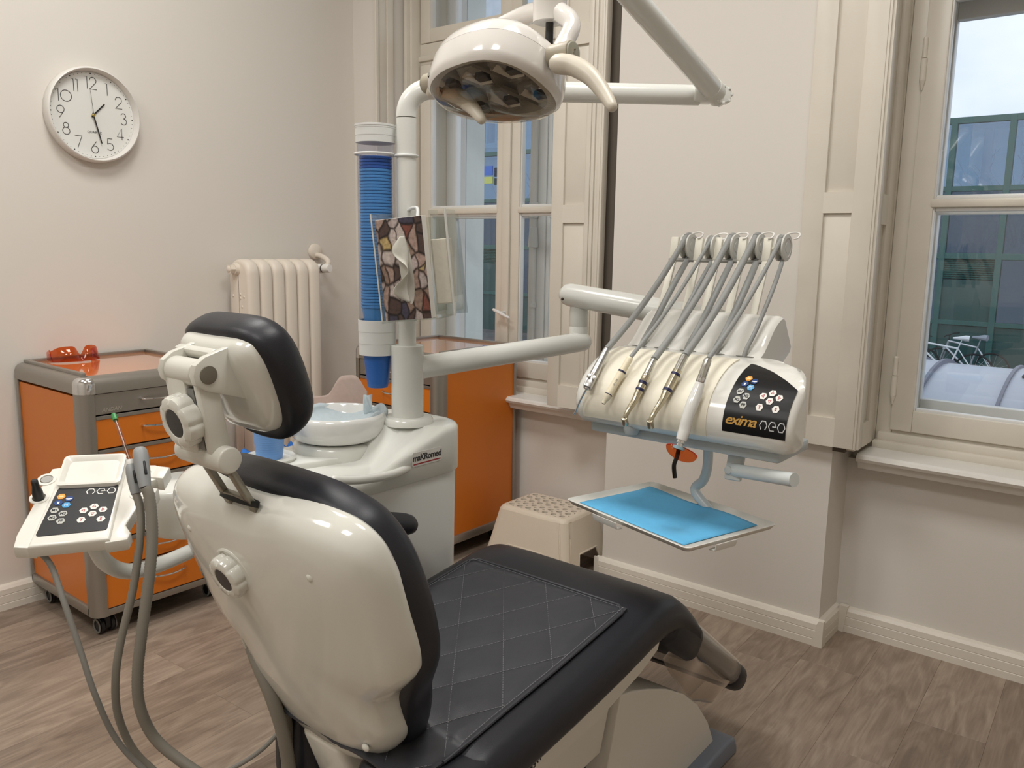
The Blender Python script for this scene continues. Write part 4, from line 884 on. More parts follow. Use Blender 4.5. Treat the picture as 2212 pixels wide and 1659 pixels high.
def pebblemat():
    m = bpy.data.materials.new('pebble_print'); m.use_nodes = True; n = m.node_tree; b = n.nodes['Principled BSDF']; lk = n.links.new
    t = n.nodes.new('ShaderNodeTexCoord'); mp = n.nodes.new('ShaderNodeMapping'); mp.inputs['Scale'].default_value = (33, 19, 1); mp.inputs['Rotation'].default_value = (0, 0, .45)
    nz_ = n.nodes.new('ShaderNodeTexNoise'); nz_.inputs['Scale'].default_value = 14; ad = n.nodes.new('ShaderNodeMixRGB'); ad.blend_type = 'LINEAR_LIGHT'; ad.inputs[0].default_value = .022
    lk(t.outputs['Object'], ad.inputs[1]); lk(nz_.outputs['Color'], ad.inputs[2]); lk(t.outputs['Object'], nz_.inputs['Vector']); lk(ad.outputs[0], mp.inputs[0])
    v = n.nodes.new('ShaderNodeTexVoronoi'); v.voronoi_dimensions = '2D'; v.feature = 'F1'; v.inputs['Scale'].default_value = 1.4; lk(mp.outputs[0], v.inputs['Vector'])
    e = n.nodes.new('ShaderNodeTexVoronoi'); e.voronoi_dimensions = '2D'; e.feature = 'DISTANCE_TO_EDGE'; e.inputs['Scale'].default_value = 1.4; lk(mp.outputs[0], e.inputs['Vector'])
    sp = n.nodes.new('ShaderNodeSeparateColor'); lk(v.outputs['Color'], sp.inputs[0])
    r = n.nodes.new('ShaderNodeValToRGB'); r.color_ramp.interpolation = 'CONSTANT'; el = r.color_ramp.elements
    cols = [(0, (186, 172, 168)), (.14, (150, 126, 112)), (.27, (206, 192, 186)), (.42, (82, 62, 58)), (.54, (176, 150, 138)), (.66, (70, 66, 84)), (.76, (200, 184, 180)), (.88, (128, 74, 62)), (.95, (196, 172, 118))]
    el[0].position = 0; el[0].color = lin(cols[0][1])+(1,); el[1].position = cols[1][0]; el[1].color = lin(cols[1][1])+(1,)
    for p, c in cols[2:]: k = el.new(p); k.color = lin(c)+(1,)
    lk(sp.outputs[0], r.inputs['Fac'])
    er = n.nodes.new('ShaderNodeValToRGB'); er.color_ramp.interpolation = 'EASE'; er.color_ramp.elements[0].position = .0; er.color_ramp.elements[0].color = (.10, .08, .075, 1); er.color_ramp.elements[1].position = .17; er.color_ramp.elements[1].color = (1, 1, 1, 1)
    lk(e.outputs['Distance'], er.inputs['Fac'])
    n2 = n.nodes.new('ShaderNodeTexNoise'); n2.inputs['Scale'].default_value = 130; n2.inputs['Detail'].default_value = 5; lk(t.outputs['Object'], n2.inputs['Vector'])
    nr = n.nodes.new('ShaderNodeValToRGB'); nr.color_ramp.elements[0].position = .3; nr.color_ramp.elements[0].color = (.62, .60, .58, 1); nr.color_ramp.elements[1].position = .65; lk(n2.outputs['Fac'], nr.inputs['Fac'])
    m1 = n.nodes.new('ShaderNodeMixRGB'); m1.blend_type = 'MULTIPLY'; m1.inputs[0].default_value = 1; lk(r.outputs[0], m1.inputs[1]); lk(er.outputs[0], m1.inputs[2])
    m2 = n.nodes.new('ShaderNodeMixRGB'); m2.blend_type = 'MULTIPLY'; m2.inputs[0].default_value = 1; lk(m1.outputs[0], m2.inputs[1]); lk(nr.outputs[0], m2.inputs[2])
    lk(m2.outputs[0], b.inputs['Base Color']); b.inputs['Roughness'].default_value = .4; return m
dep_b = .024
tb = thing('tissue_box', 'pebble printed tissue box with a white tissue hanging out, in the clear holder', 'tissue box', MT @ Vector((0, -bhei/2, -dep_b/2)))
crd = mat('white_card', (224, 220, 212), .6)
MB().box((0, 0, -dep_b/2), (bwid, bhei, dep_b), MT, .001, 1).build('carton', crd, tb, smooth=False)
# printed front: its own sheet in local coordinates so that the print follows the box
fr_ = MB(); fr_.b6(-bwid/2+.0005, bwid/2-.0005, -bhei/2+.0005, bhei/2-.0005, 0, .0006); fo = fr_.build('printed_front', pebblemat(), None, smooth=False)
fo.parent = tb; fo.matrix_parent_inverse = Matrix.Translation(-Vector(tb['_base'])); fo.matrix_basis = MT
slot = MB(); slot.prism([(.016*math.cos(2*PI*k/28), .078*math.sin(2*PI*k/28)) for k in range(28)], .0006, .001, MT @ Matrix.Translation((.008, .0, 0)) @ Matrix.Rotation(.05, 4, 'Z')); slot.build('slot', mat('slot_shade', (186, 182, 172), .7), tb, smooth=False)
tw_ = fabricmat('tissue_white', (228, 226, 216), .9, .3)
def tis(u, v):
    y = .072-.145*u; s = math.sin(u*PI)
    x = .012+.006*math.sin(6*u)-(.034*math.sin(2.6*PI*u+.35)+.020)*v*(.35+.65*s); z = .002+.040*v*(1-.45*v)*s+.008*math.sin(8*u+3*v)*v
    return MT @ Vector((x, y, z))
g = MB(); g.sheet(tis, 40, 10, .0006); g.build('tissue', tw_, tb, ang=180)
hl_ = thing('acrylic_holder', 'clear acrylic holder with a white paper stack, strapped to the column', 'holder', MT @ Vector((0, -bhei/2, -.10)))
acr = glassmat('acrylic', (240, 242, 240), 1., 1.49)
g = MB(); g.box((-bwid/2-.004, .005, -.045), (.003, bhei+.02, .11), MT); g.box((bwid/2+.002, .012, -.06), (.002, bhei+.0, .05), MT); g.box((bwid/2+.040, .010, -.065), (.003, bhei+.0, .06), MT)
g.box((.01, -bhei/2-.0015, -.05), (bwid+.01, .003, .10), MT); g.box((.02, .0, -.105), (bwid+.05, bhei, .003), MT); g.build('clear_panels', acr, hl_, smooth=False)
g = MB(); g.box((bwid/2+.018, -.012, -.052), (.040, bhei*.64, .030), MT, .002); g.build('paper_stack', fabricmat('paper_towel', (222, 216, 202), .9, .1), hl_, smooth=False)
g = MB(); e_ = [MT @ Vector((bwid/2+.041, y, z)) for y, z in ((bhei/2+.012, -.036), (-bhei/2, -.036))]; g.tube(e_, .0028, 6); g.build('panel_edge', mat('acrylic_edge', (206, 206, 200), .15, coat=.4), hl_); g = MB(); e_ = [MT @ Vector((-bwid/2-.004, y, .009)) for y in (bhei/2+.014, -bhei/2)]; g.tube(e_, .0018, 6); g.build('panel_edge', mat('acrylic_edge', (206, 206, 200), .15, coat=.4), hl_)
g = MB(); g.tube([MT @ Vector(p) for p in ((.02, bhei/2+.0, -.06), (.012, bhei/2+.022, -.08), (-.02, bhei/2+.020, -.10), (-.03, bhei/2, -.10))], .004, 8, 4); g.build('strap', whp, hl_)
# ------------------------------------------------------------------ operating lamp
S_ = dep(1188, 20, 1.43); zB_ = onx(1172, -215, S_.x).z
ol = thing('operating_lamp', 'white operating lamp head with two grey handles, hung from its arm above the chair', 'lamp', dep(1100, 250, 1.40))
lampw = mat('lamp_white', (228, 224, 218), .14, coat=.4); lampg = mat('lamp_grey', (168, 160, 142), .42); lampgl = mat('lamp_handle_grey', (206, 198, 182), .4)
elb = dep(1548, 203, 1.90)
hLp, hRp = dep(942, 178, 1.55), dep(1204, 120, 1.37)
u_ = (hRp-hLp).normalized(); hl = (hRp-hLp).length/2; cen_ = (hLp+hRp)/2-Vector((0, 0, .012))
n_ = Vector((.08, -.36, -.93)); n_ = (n_-u_*n_.dot(u_)).normalized(); v_ = n_.cross(u_).normalized()      # n_: light direction
ML = Matrix(((u_.x, v_.x, n_.x, cen_.x), (u_.y, v_.y, n_.y, cen_.y), (u_.z, v_.z, n_.z, cen_.z), (0, 0, 0, 1)))
def out2(s, sx=1., sy=1., n=48, off=(0, 0)):
    q = []
    for k in range(n):
        a = 2*PI*k/n; c, s_ = math.cos(a), math.sin(a); e = 2/2.35
        q.append((off[0]+hl*.90*sx*s*math.copysign(abs(c)**e, c), off[1]+(.100+.022*c)*sy*s*math.copysign(abs(s_)**e, s_)))
    return q
R_ = []
for s, z in ((.93, .034), (.985, .028), (1, .018), (1.0, .0), (.985, -.018)): R_.append([ML @ Vector((x, y, z)) for x, y in out2(s)])
low = MB(); low.rings(R_, cap0=False, cap1=False); low.build('lower_shell', lampw, ol, ang=50)
R_ = []
for s, z in ((.985, -.0185), (.983, -.0195), (.96, -.031), (.90, -.043), (.78, -.055), (.60, -.064), (.38, -.069), (.15, -.071)): R_.append([ML @ Vector((x, y, z)) for x, y in out2(s, off=(0, -.012*(1-s)))])
MB().rings(R_, cap0=False).build('upper_shell', lampw, ol, ang=50)
R_ = [[ML @ Vector((x, y, z)) for x, y in out2(s)] for s, z in ((.93, .034), (.90, .020), (.88, .006), (.5, -.004), (.2, -.008))]
inn = MB().rings(R_, cap0=False).build('reflector_base', mat('lamp_inner', (206, 201, 190), .4, .0), ol, ang=50)
R_ = [[ML @ Vector((x, y, z)) for x, y in out2(s)] for s, z in ((.925, .034), (.88, .041), (.75, .049), (.5, .057), (.25, .060), (.08, .061))]
MB().rings(R_, cap0=False).build('clear_cover', glassmat('lamp_cover', (236, 232, 226), 1., 1.42), ol, ang=60)
mirr = mat('lamp_reflector', (196, 192, 184), .22, .6); dkm = mat('lamp_dark', (34, 32, 32), .4)
for ix in (-1, 0, 1):
    for iy in (-1, 1):
        c = (ix*hl*.50, iy*.040)
        g = MB(); hexo = [(c[0]+hl*.235*math.cos(PI/3*k), c[1]+.036*math.sin(PI/3*k)) for k in range(6)]; g.rings([[ML @ Vector((c[0]+(x-c[0])*s, c[1]+(y-c[1])*s, z)) for x, y in hexo] for s, z in ((1, .024), (1.02, .018), (.8, .008), (.35, .002))], cap0=False); rf = g.build('reflector_cell', mirr, inn, smooth=False)
        g = MB(); g.box((c[0]+.006, c[1]-.012, .016), (hl*.20, .016, .012), ML, .002); g.build('lamp_module', dkm, rf)
g = MB(); g.rings([[ML @ Vector((x, y, .030)) for x, y in out2(.92, n=64)], [ML @ Vector((x, y, .028)) for x, y in out2(.80, n=64)]], closed=True, cap0=False, cap1=False); g.build('inner_ring', mat('lamp_ring_grey', (176, 172, 160), .4), inn, ang=60)
for (a, b) in ((-.3, -.08), (.55, -.085)): MB().sphere(ML @ Vector((hl*a, b+.03, -.062)), .006, 10, (1, 1, .4)).build('cover_plug', lampw, ol)
# yoke, stem
yk = [hLp+u_*.02, dep(985, 105, 1.60), dep(1090, 52, 1.56), dep(1150, 28, 1.50), dep(1192, 22, 1.44), dep(1226, 40, 1.40), dep(1234, 62, 1.385), dep(1220, 92, 1.375), hRp+u_*.006]
MB().tube(yk, [.012, .013, .015, .017, .018, .017, .0145, .0145, .018], 20, 6, sq=1.05).build('yoke', lampw, ol)
MB().lathe([(.029, S_.z-.022), (.0295, S_.z+.022), (.0305, S_.z+.024), (.0305, S_.z+.2), (.0285, zB_-.02), (.0285, zB_+.03), (.02, zB_+.045)], Matrix.Translation((S_.x, S_.y, 0)), 32).build('stem', lampw, ol, ang=40)
MB().cyl((S_.x, S_.y, S_.z-.06), (S_.x, S_.y, S_.z-.015), .007, n=12).build('stem_pin', dkm, ol)
# hubs and handles
for side, hp, ex, ht in ((-1, hLp, .024, [(948, 192, 1.535), (985, 205, 1.50), (1020, 232, 1.46), (1040, 258, 1.44)]), (1, hRp, .030, [(1205, 138, 1.345), (1240, 143, 1.325), (1276, 165, 1.30), (1304, 200, 1.28), (1322, 230, 1.26)])):
    ax = u_*side; g = MB(); g.cyl(hp-ax*.012, hp+ax*ex, .0190, n=28, bev=.002); hb_ = g.build('hub', lampg, ol)
    g = MB(); g.cyl(hp+ax*ex, hp+ax*(ex+.004), .0168, n=28, bev=.0015); g.build('hub_cap', mat('hub_cap_grey', (150, 148, 132), .4), hb_)
    if side > 0:
        gM = frame(hp+ax*(ex+.0042), -v_ if False else (Vector((0, 0, 1)).cross(ax)), Vector((0, 0, 1))); g = MB(); 
        g.tube([gM @ Vector(p) for p in ((-.006, .004, 0), (-.006, -.005, 0), (.004, -.005, 0), (.004, .005, 0), (-.002, .005, 0), (-.002, -.001, 0))], .0008, 6); g.build('emblem', lampg, hb_)
    p = [dep(*q) for q in ht]; g = MB(); g.tube([hp+ax*.012-Vector((0, 0, .016))]+p, [.011, .0165, .0155, .0125, .0085], 18, 6, sq=1.0, round_end=True); g.build('handle', lampgl, ol)
# spring arm (belongs to the column assembly)
sa_top = Vector((S_.x, S_.y, zB_)); dv_ = (sa_top-elb).normalized()
MB().tube([elb-dv_*.004, sa_top], [.0243, .0240], 28, round_end=True).build('spring_arm', gloss2, un)
g = MB(); g.cyl(elb-dv_*.012-hd*.0, elb+dv_*.03, .0252, n=24, bev=.002)
g.box((0, 0, 0), (.05, .05, .034), frame(hb+hd*.006, hd, Vector((0, 0, 1)).cross(hd)), .006); g.build('arm_joint', gloss2, un)
g = MB(); jx = elb+Vector((RT[0], RT[1], RT[2]))*.012; ja = Vector((hd.y, -hd.x, 0))
g.cyl(jx-ja*.02-Vector((0, 0, .004)), jx+ja*.02-Vector((0, 0, .004)), .019, n=24, bev=.002)
for k in range(8): a = 2*PI*k/8; g.box((0, 0, 0), (.006, .044, .006), Matrix.Translation(jx-Vector((0, 0, .004))+(hd*math.cos(a)+Vector((0, 0, 1))*math.sin(a))*.0185) @ frame((0, 0, 0), hd, ja), .001)
g.build('joint_ring', gloss2, un)
# ------------------------------------------------------------------ dentist's instrument console
HX0, HX1, HXU = -1.035, -.540, -.688
hdw = mat('console_white', (228, 227, 220), .15, coat=.3); hdm = mat('console_mat_cream', (236, 230, 212), .55)
ht_ = thing('instrument_console', 'white instrument console over the chair with a black key panel and five hose arms', 'dental console', ((HX0+HX1)/2, 1.62, .90))
PF = [(1.503, .908), (1.4965, .925), (1.4955, .945), (1.500, .965), (1.509, .982), (1.523, .999), (1.541, 1.015), (1.563, 1.029), (1.588, 1.040), (1.615, 1.047), (1.642, 1.0505), (1.668, 1.0505), (1.692, 1.052)]
PFs = [Vector((0, y, z)) for y, z in PF]
def belly(s):                           # 0 front bottom .. 1 valley -> (y,z), outward normal
    k = min(int(s*(len(PF)-1)), len(PF)-2); t = s*(len(PF)-1)-k; a, b = PFs[k], PFs[k+1]; p = a+(b-a)*t; d = (b-a).normalized(); return p, Vector((0, -d.z, d.y))
def sect(ybmax, ins):
    q = []; c = Vector((0, 1.60, .965))
    for y, z in PF: q.append((y, z))
    q += [(1.71, 1.04), (1.715, .96), (1.70, .905), (1.62, .895), (1.55, .893), (1.515, .897)]
    out = []
    for y, z in q:
        y2 = min(y, ybmax); p = Vector((0, y2, z)); d = (c-p); L_ = d.length
        if L_ > 1e-6: p = p+d*min(ins/L_, .9)
        out.append((p.y, p.z))
    return out
def ybm(x):
    if x < -.690: return 9
    t = (x+.690)/(.150); return 1.705-.155*t**1.5
R_ = []
xs_ = [(HX0, .026), (HX0+.003, .015), (HX0+.010, .006), (HX0+.022, 0)]+[(HX0+.022+(HXU-HX0-.022)*k/6, 0) for k in range(1, 7)]+[(HXU+(HX1-.02-HXU)*k/8, 0) for k in range(1, 9)]+[(HX1-.008, .004), (HX1-.002, .011), (HX1, .020)]
for x, ins in xs_: R_.append([(x, y, z) for y, z in sect(ybm(x), ins)])
body_ = MB().rings(R_).build('console_body', hdw, ht_, ang=40)
# raised back with S-shaped front slope
bk = [(1.672, 1.046), (1.690, 1.052), (1.706, 1.062), (1.722, 1.078), (1.738, 1.095), (1.757, 1.112), (1.778, 1.125), (1.800, 1.133), (1.812, 1.134), (1.822, 1.130), (1.872, 1.062), (1.868, 1.050), (1.700, .960), (1.675, .98)]
cb_ = Vector((0, 1.77, 1.06)); R_ = []
for x, ins in ((HX0+.018, .012), (HX0+.021, .005), (HX0+.028, 0), (-.86, 0), (HXU-.012, 0), (HXU-.005, .002), (HXU, .007)):
    q = []
    for y, z in bk: p = Vector((0, y, z)); d = cb_-p; p = p+d.normalized()*ins; q.append((x, p.y, p.z))
    R_.append(q)
MB().rings(R_).build('console_back', hdw, ht_, ang=40)
# blue-grey underside tray and small knob below
MB().b6(HX0+.03, HX1-.03, 1.53, 1.69, .872, .897, .008).build('underside', mat('console_underside', (180, 188, 190), .4), ht_)
MB().lathe([(.001, -.012), (.014, -.010), (.018, 0), (.018, .01)], Matrix.Translation((-.895, 1.525, .893)), 20).build('knob', mat('console_underside', (180, 188, 190), .4), ht_)
# cream silicone mat over the front
def matf(u, v):
    p, nn = belly(.02+.80*v); x = -1.002+.292*u; return Vector((x, p.y, p.z))+nn*.0032
g = MB(); g.sheet(matf, 12, 26, .003); g.build('silicone_mat', hdm, ht_, ang=60)
# black key panel with keys, following the belly
kp = mat('panel_black', (16, 16, 18), .35, spec=.35); PX0, PX1 = -.676, -.5505
LS = [0]
for a, b in zip(PFs, PFs[1:]): LS.append(LS[-1]+(b-a).length)
def surf(x, l, off=.0):                # l: arc length from the front bottom edge
    k = 0
    while k < len(LS)-2 and LS[k+1] < l: k += 1
    t = (l-LS[k])/(LS[k+1]-LS[k]); a, b = PFs[k], PFs[k+1]; p = a+(b-a)*t
    def nrm(i):
        i0, i1 = max(i-1, 0), min(i+1, len(PF)-1); d = (PFs[i1]-PFs[i0]).normalized(); return Vector((0, -d.z, d.y))
    nn = (nrm(k)*(1-t)+nrm(k+1)*t).normalized(); return Vector((x, p.y, p.z))+nn*off
LP0, LP1 = .022, LS[9]+.004
def ptop(x): t = (x-PX0)/(PX1-PX0); return LP1-(LP1-.128)*t**1.25
def panf(u, v):
    x = PX0+(PX1-PX0)*u; return surf(x, LP0+(ptop(x)-LP0)*v, .0008)
pan = MB(); R_ = []
def pin(u, v):                          # rounded corners
    return u, v
g = MB(); g.sheet(panf, 24, 24, .0016); pn = g.build('key_panel', kp, ht_, ang=60)
def onpanel(cx, cl, rot=0.):
    def fn(co): 
        c, s = math.cos(rot), math.sin(rot); return surf(cx+co.x*c-co.y*s, cl+co.x*s+co.y*c, .0012+co.z)
    return fn
KEYC = dict(a=mat('key_orange', (236, 164, 74), .4), b=mat('key_navy', (24, 62, 122), .4), c=mat('key_blue', (74, 160, 216), .4), g=mat('key_grey', (186, 187, 180), .4), w=mat('key_white', (232, 230, 224), .4))
inkk = mat('key_ink', (26, 26, 28), .5); inkr = mat('key_red', (176, 28, 48), .5); inkw = mat('key_white_ink', (240, 240, 240), .5)
def keypad(fn_at, s, parent):
    """fn_at(x,y,rot)-> mapping; coordinates in key units: 1 = key width"""
    def hexkey(x, y, c, nm='key'):
        t = bmesh.new(); vs = [t.verts.new((.5*s*math.cos(PI/3*k), .46*s*math.sin(PI/3*k), 0)) for k in range(6)]; f = t.faces.new(vs); r = bmesh.ops.extrude_face_region(t, geom=[f])
        for v in r['geom']:
            if isinstance(v, bmesh.types.BMVert): v.co.z += .0008
        fn = fn_at(x, y)
        for v in t.verts: v.co = fn(v.co)
        g = MB(); g.merge(t); return g.build(nm, KEYC[c], parent, smooth=False)
    def txt(k, x, y, tx, m, sz=.5, **kw):
        lettering(tx, sz*s, I4, m, k, 'key_letter', th=.0003, fn=lambda co, f=fn_at(x, y): f(Vector((co.x, co.y, co.z+.0008))), **kw)
    def poly(k, x, y, pts, m, nm='key_symbol'):
        g = MB(); t = bmesh.new(); f = t.faces.new([t.verts.new((p[0]*s, p[1]*s, .0010)) for p in pts]); fn = fn_at(x, y)
        for v in t.verts: v.co = fn(v.co)
        g.merge(t); g.build(nm, m, k, smooth=False, mirror_fix=False)
    def tri(k, x, y, ang):
        g = MB(); t = bmesh.new(); o = [t.verts.new((.27*s*math.sin(2*PI*i/3+ang), .27*s*math.cos(2*PI*i/3+ang), .0011)) for i in range(3)]; n_i = [t.verts.new((.15*s*math.sin(2*PI*i/3+ang), .15*s*math.cos(2*PI*i/3+ang), .0011)) for i in range(3)]
        for i in range(3): t.faces.new((o[i], o[(i+1) % 3], n_i[(i+1) % 3], n_i[i]))
        fn = fn_at(x, y)
        for v in t.verts: v.co = fn(v.co)
        g.merge(t); g.build('key_symbol', inkr, k, smooth=False)
    k = hexkey(-.75, 3.41, 'a'); poly(k, -.75, 3.41, [(-.3, -.06), (-.18, -.14), (.18, -.14), (.3, -.06), (.16, .12), (-.16, .12)], mat('key_cream', (250, 214, 150), .5))
    k = hexkey(.15, 3.06, 'b'); poly(k, .15, 3.06, [(-.36, .02), (-.3, -.10), (0, -.16), (.3, -.10), (.36, .02)], inkw)
    k = hexkey(-.85, 2.55, 'b'); poly(k, -.85, 2.55, [(-.14, .14), (-.10, -.2), (.10, -.2), (.14, .14)], inkw)
    k = hexkey(.06, 2.16, 'c'); txt(k, .06, 2.16, 'PS', inkw)
    for x, y, q in ((-.98, 1.5, 'M1'), (0, 1, 'M3'), (-.98, .5, 'M2'), (0, 0, 'PP')): k = hexkey(x, y, 'g'); txt(k, x, y, q, inkk, bold=.0002)
    for x, y, a in ((2.06, 1.28, -PI/2), (3.05, 1.77, 0), (4.06, 1.28, PI/2), (3.06, .775, PI)): k = hexkey(x, y, 'w'); tri(k, x, y, a)
    for x, y, q in ((2.08, 0, 'T'), (4.1, 0, 'S')): k = hexkey(x, y, 'w'); txt(k, x, y, q, inkr, bold=.0003)
KS = .0150
def okey(x, y):
    def fn(co): return surf(-.6415+x*.0158+co.x, .078+y*.0195+co.y*1.18, .0012+co.z)
    return fn
keypad(okey, KS, pn)
gold = mat('gold_lettering', (186, 142, 66), .45); silv = mat('silver_lettering', (206, 208, 208), .4)
lettering('exima', .0275, I4, gold, pn, 'lettering', th=.0004, fn=lambda co: surf(-.6400+co.x*1.10, .0465+co.y, .0012+co.z), shear=.32, bold=.0003, spacing=.86)
def neo_letters(h, w, fn, parent, m, th=.12):
    """n e o drawn as hexagon strokes; unit cell 1x1"""
    hexp = [(.5*math.cos(PI/3*k), .5*math.sin(PI/3*k)) for k in range(6)]
    def stroke(pts, x0):
        g = MB(); t = bmesh.new(); P = [Vector((p[0], p[1], 0)) for p in pts]; N = len(P); lft, rgt = [], []
        for i in range(N):
            d = (P[min(i+1, N-1)]-P[max(i-1, 0)]).normalized(); n2 = Vector((-d.y, d.x, 0)); lft.append(P[i]+n2*th/2); rgt.append(P[i]-n2*th/2)
        A = [t.verts.new(fn(Vector((x0+v.x*w, v.y*h, .0012)))) for v in lft]; B = [t.verts.new(fn(Vector((x0+v.x*w, v.y*h, .0012)))) for v in rgt]
        for i in range(N-1): t.faces.new((A[i], A[i+1], B[i+1], B[i]))
        g.merge(t); g.build('lettering', m, parent, smooth=False)
    H = hexp
    mid = lambda a, b, t: (a[0]+(b[0]-a[0])*t, a[1]+(b[1]-a[1])*t)
    stroke([(-.27, -.43), H[3], mid(H[3], H[2], .97), H[2], H[1], H[0], (.27, -.43)], -1.22*w)
    stroke([(.02, .0), (.48, 0), H[1], H[2], H[3], H[4], (.30, -.43)], 0)
    stroke([H[0], H[1], H[2], H[3], H[4], H[5], H[0]], 1.22*w)
neo_letters(.0185, .0158, lambda co: surf(-.5765+co.x*.90, .0445+co.y, .0012), pn, silv)
# hose arms with pulleys
mtl = mat('hose_arm_cream', (232, 228, 214), .4); pgm = mat('pulley_grey', (206, 205, 198), .42); wirem = mat('hook_wire_white', (232, 231, 226), .4)
PUL = [dep(x, y, t) for x, y, t in ((1488, 532, 2.02), (1541, 535, 2.0), (1583, 534, 1.98), (1637, 534, 1.965), (1692, 535, 1.95))]
PY, PZ = sum(p.y for p in PUL)/5, sum(p.z for p in PUL)/5
PUL = [ony(x, y, PY) for x, y in ((1488, 532), (1541, 535), (1583, 534), (1637, 534), (1692, 535))]
for i, p in enumerate(PUL):
    ax = p.x-.030; b0 = Vector((ax-.004, 1.825, 1.112)); b1 = Vector((ax-.004, PY-.012, p.z-.030)); b2 = Vector((ax-.004, PY-.004, p.z+.02))
    up_ = (b1-b0).normalized(); M1 = frame((b0+b1)/2, (1, 0, 0), up_)
    g = MB(); g.box((0, 0, 0), (.017, (b1-b0).length, .008), M1, .002); g.box((-.002, 0, -.004), (.010, (b1-b0).length, .003), M1, .001); am = g.build('hose_arm', mtl, ht_)
    g = MB(); g.box((0, 0, 0), (.020, (b2-b1).length+.004, .012), frame((b1+b2)/2, (1, 0, 0), (b2-b1)), .002); g.cyl(b2+Vector((-.006, .0, -.025)), Vector((p.x+.004, PY, p.z)), .0045, n=10); g.build('arm_head', mtl, am)
    g = MB(); P0 = axis_frame(Vector((p.x-.012, PY, p.z)), Vector((p.x+.02, PY, p.z)))
    g.lathe([(.027, 0), (.0305, .001), (.0312, .003), (.0305, .005), (.024, .0065), (.0195, .008), (.0190, .011), (.0195, .0145), (.024, .016), (.0305, .0175), (.0312, .0195), (.0305, .0215), (.022, .0225), (.0215, .0215), (.012, .0215), (.0118, .0222)], P0, 40); g.build('pulley', pgm, ht_, ang=40)
    g = MB(); q = Vector((p.x+.012, PY, p.z)); g.tube([q+Vector(v) for v in ((-.02, .004, .022), (-.004, .006, .032), (.016, .004, .034), (.026, -.002, .030), (.024, -.010, .022), (.016, -.012, .020))], .0018, 8, 4); g.build('hook', wirem, am)
g = MB(); g.cyl((PUL[0].x-.045, PY-.012, PZ-.033), (PUL[4].x-.024, PY-.012, PZ-.033), .005, n=10); g.build('cross_rod', mat('rod_grey', (150, 148, 142), .4), ht_)
for x in (-.92, -.854, -.786, -.72, -.98): MB().prism([(.020*math.cos(2*PI*k/20), .0045*math.sin(2*PI*k/20)) for k in range(20)], 0, .0008, frame((x, 1.686, 1.0522), (1, 0, 0), (0, 1, .08))).build('hose_slot', mat('slot_grey', (120, 118, 112), .7), ht_)
# handle below the console
hm = mat('console_handle', (206, 211, 210), .3, coat=.1)
k0 = ony(1600, 955, 1.58); k1 = ony(1583, 1015, 1.56); k2 = ony(1716, 1037, 1.50)
g = MB(); d = (k1-k0); M1 = frame((k0+k1)/2, (1, .1, 0), d); g.box((0, .006, 0), (.034, d.length+.03, .014), M1, .004); hb__ = g.build('handle_bracket', hm, ht_)
g = MB(); g.tube([k1-(k2-k1).normalized()*.006, k2], .0135, 20); g.build('handle', hm, ht_)
MB().cyl(k1+Vector((-.004, -.012, .002)), k1+Vector((-.004, -.0165, .002)), .008, n=20, bev=.001).build('bracket_screw', hm, hb__)
# ------------------------------------------------------------------ tray on its arm, with blue paper
TZ = .72; tcs = [onz(x, y, TZ) for x, y in ((1240, 1086), (1390, 1034), (1660, 1126), (1506, 1196))]
tcen = sum(tcs, Vector())/4; tu = ((tcs[3]-tcs[0])+(tcs[2]-tcs[1])).normalized(); tv = Vector((0, 0, 1)).cross(tu)
tw2 = ((tcs[3]-tcs[0]).length+(tcs[2]-tcs[1]).length)/2; tv0 = ((tcs[1]-tcs[0])+(tcs[2]-tcs[3]))/2
sk = tv0.dot(tu)/tv0.dot(tv); td2 = tv0.dot(tv)
TM = frame(tcen, tu, tv)
tr = thing('instrument_tray', 'white instrument tray with a blue paper sheet, hung below the console', 'tray', tcen)
tray_m = mat('tray_white', (226, 224, 216), .3, coat=.2)
def skew(q): return [(x+sk*y*.0, y) for x, y in q]
R_ = []
for w, h, r, z in ((tw2-.03, td2-.03, .008, -.011), (tw2-.014, td2-.014, .011, -.009), (tw2-.003, td2-.003, .012, -.001), (tw2, td2, .012, .001), (tw2-.003, td2-.003, .011, .002), (tw2-.010, td2-.010, .010, -.0005), (tw2-.024, td2-.024, .008, -.0065)):
    R_.append([TM @ Vector((x, y, z)) for x, y in rrect(w, h, r, 6)])
MB().rings(R_).build('tray_pan', tray_m, tr, ang=40)
for a, b, w in (((-tw2*.12, -td2/2-.002), (0, -1), .075), ((tw2/2+.002, -td2*.12), (1, 0), .06)):
    M1 = TM @ Matrix.Translation((a[0], a[1], 0)) @ (Matrix.Rotation(0, 4, 'Z') if b[1] else Matrix.Rotation(PI/2, 4, 'Z'))
    g = MB(); g.rings([[M1 @ Vector((x, y, z)) for y, z in ((.012, -.016), (-.001, -.015), (-.0035, -.010), (-.0045, -.003), (-.006, -.003), (-.005, -.011), (-.002, -.0175), (.012, -.0185))] for x in (-w/2, w/2)]); g.build('tray_clip', wirem, tr)
a0 = ony(1528, 958, 1.60); a1 = ony(1529, 1000, 1.60); 
ta = [ony(1530, 930, 1.665), ony(1529, 1000, 1.665), ony(1520, 1036, 1.665), ony(1502, 1062, 1.662), TM @ Vector((.05, td2*.40, -.030)), TM @ Vector((.03, td2*.2, -.022)), TM @ Vector((.01, 0, -.020))]
MB().tube(ta, .0108, 16, 6).build('tray_arm', hm, tr)
MB().box((0, 0, -.016), (.10, .10, .006), TM, .002).build('tray_plate', wirem, tr)
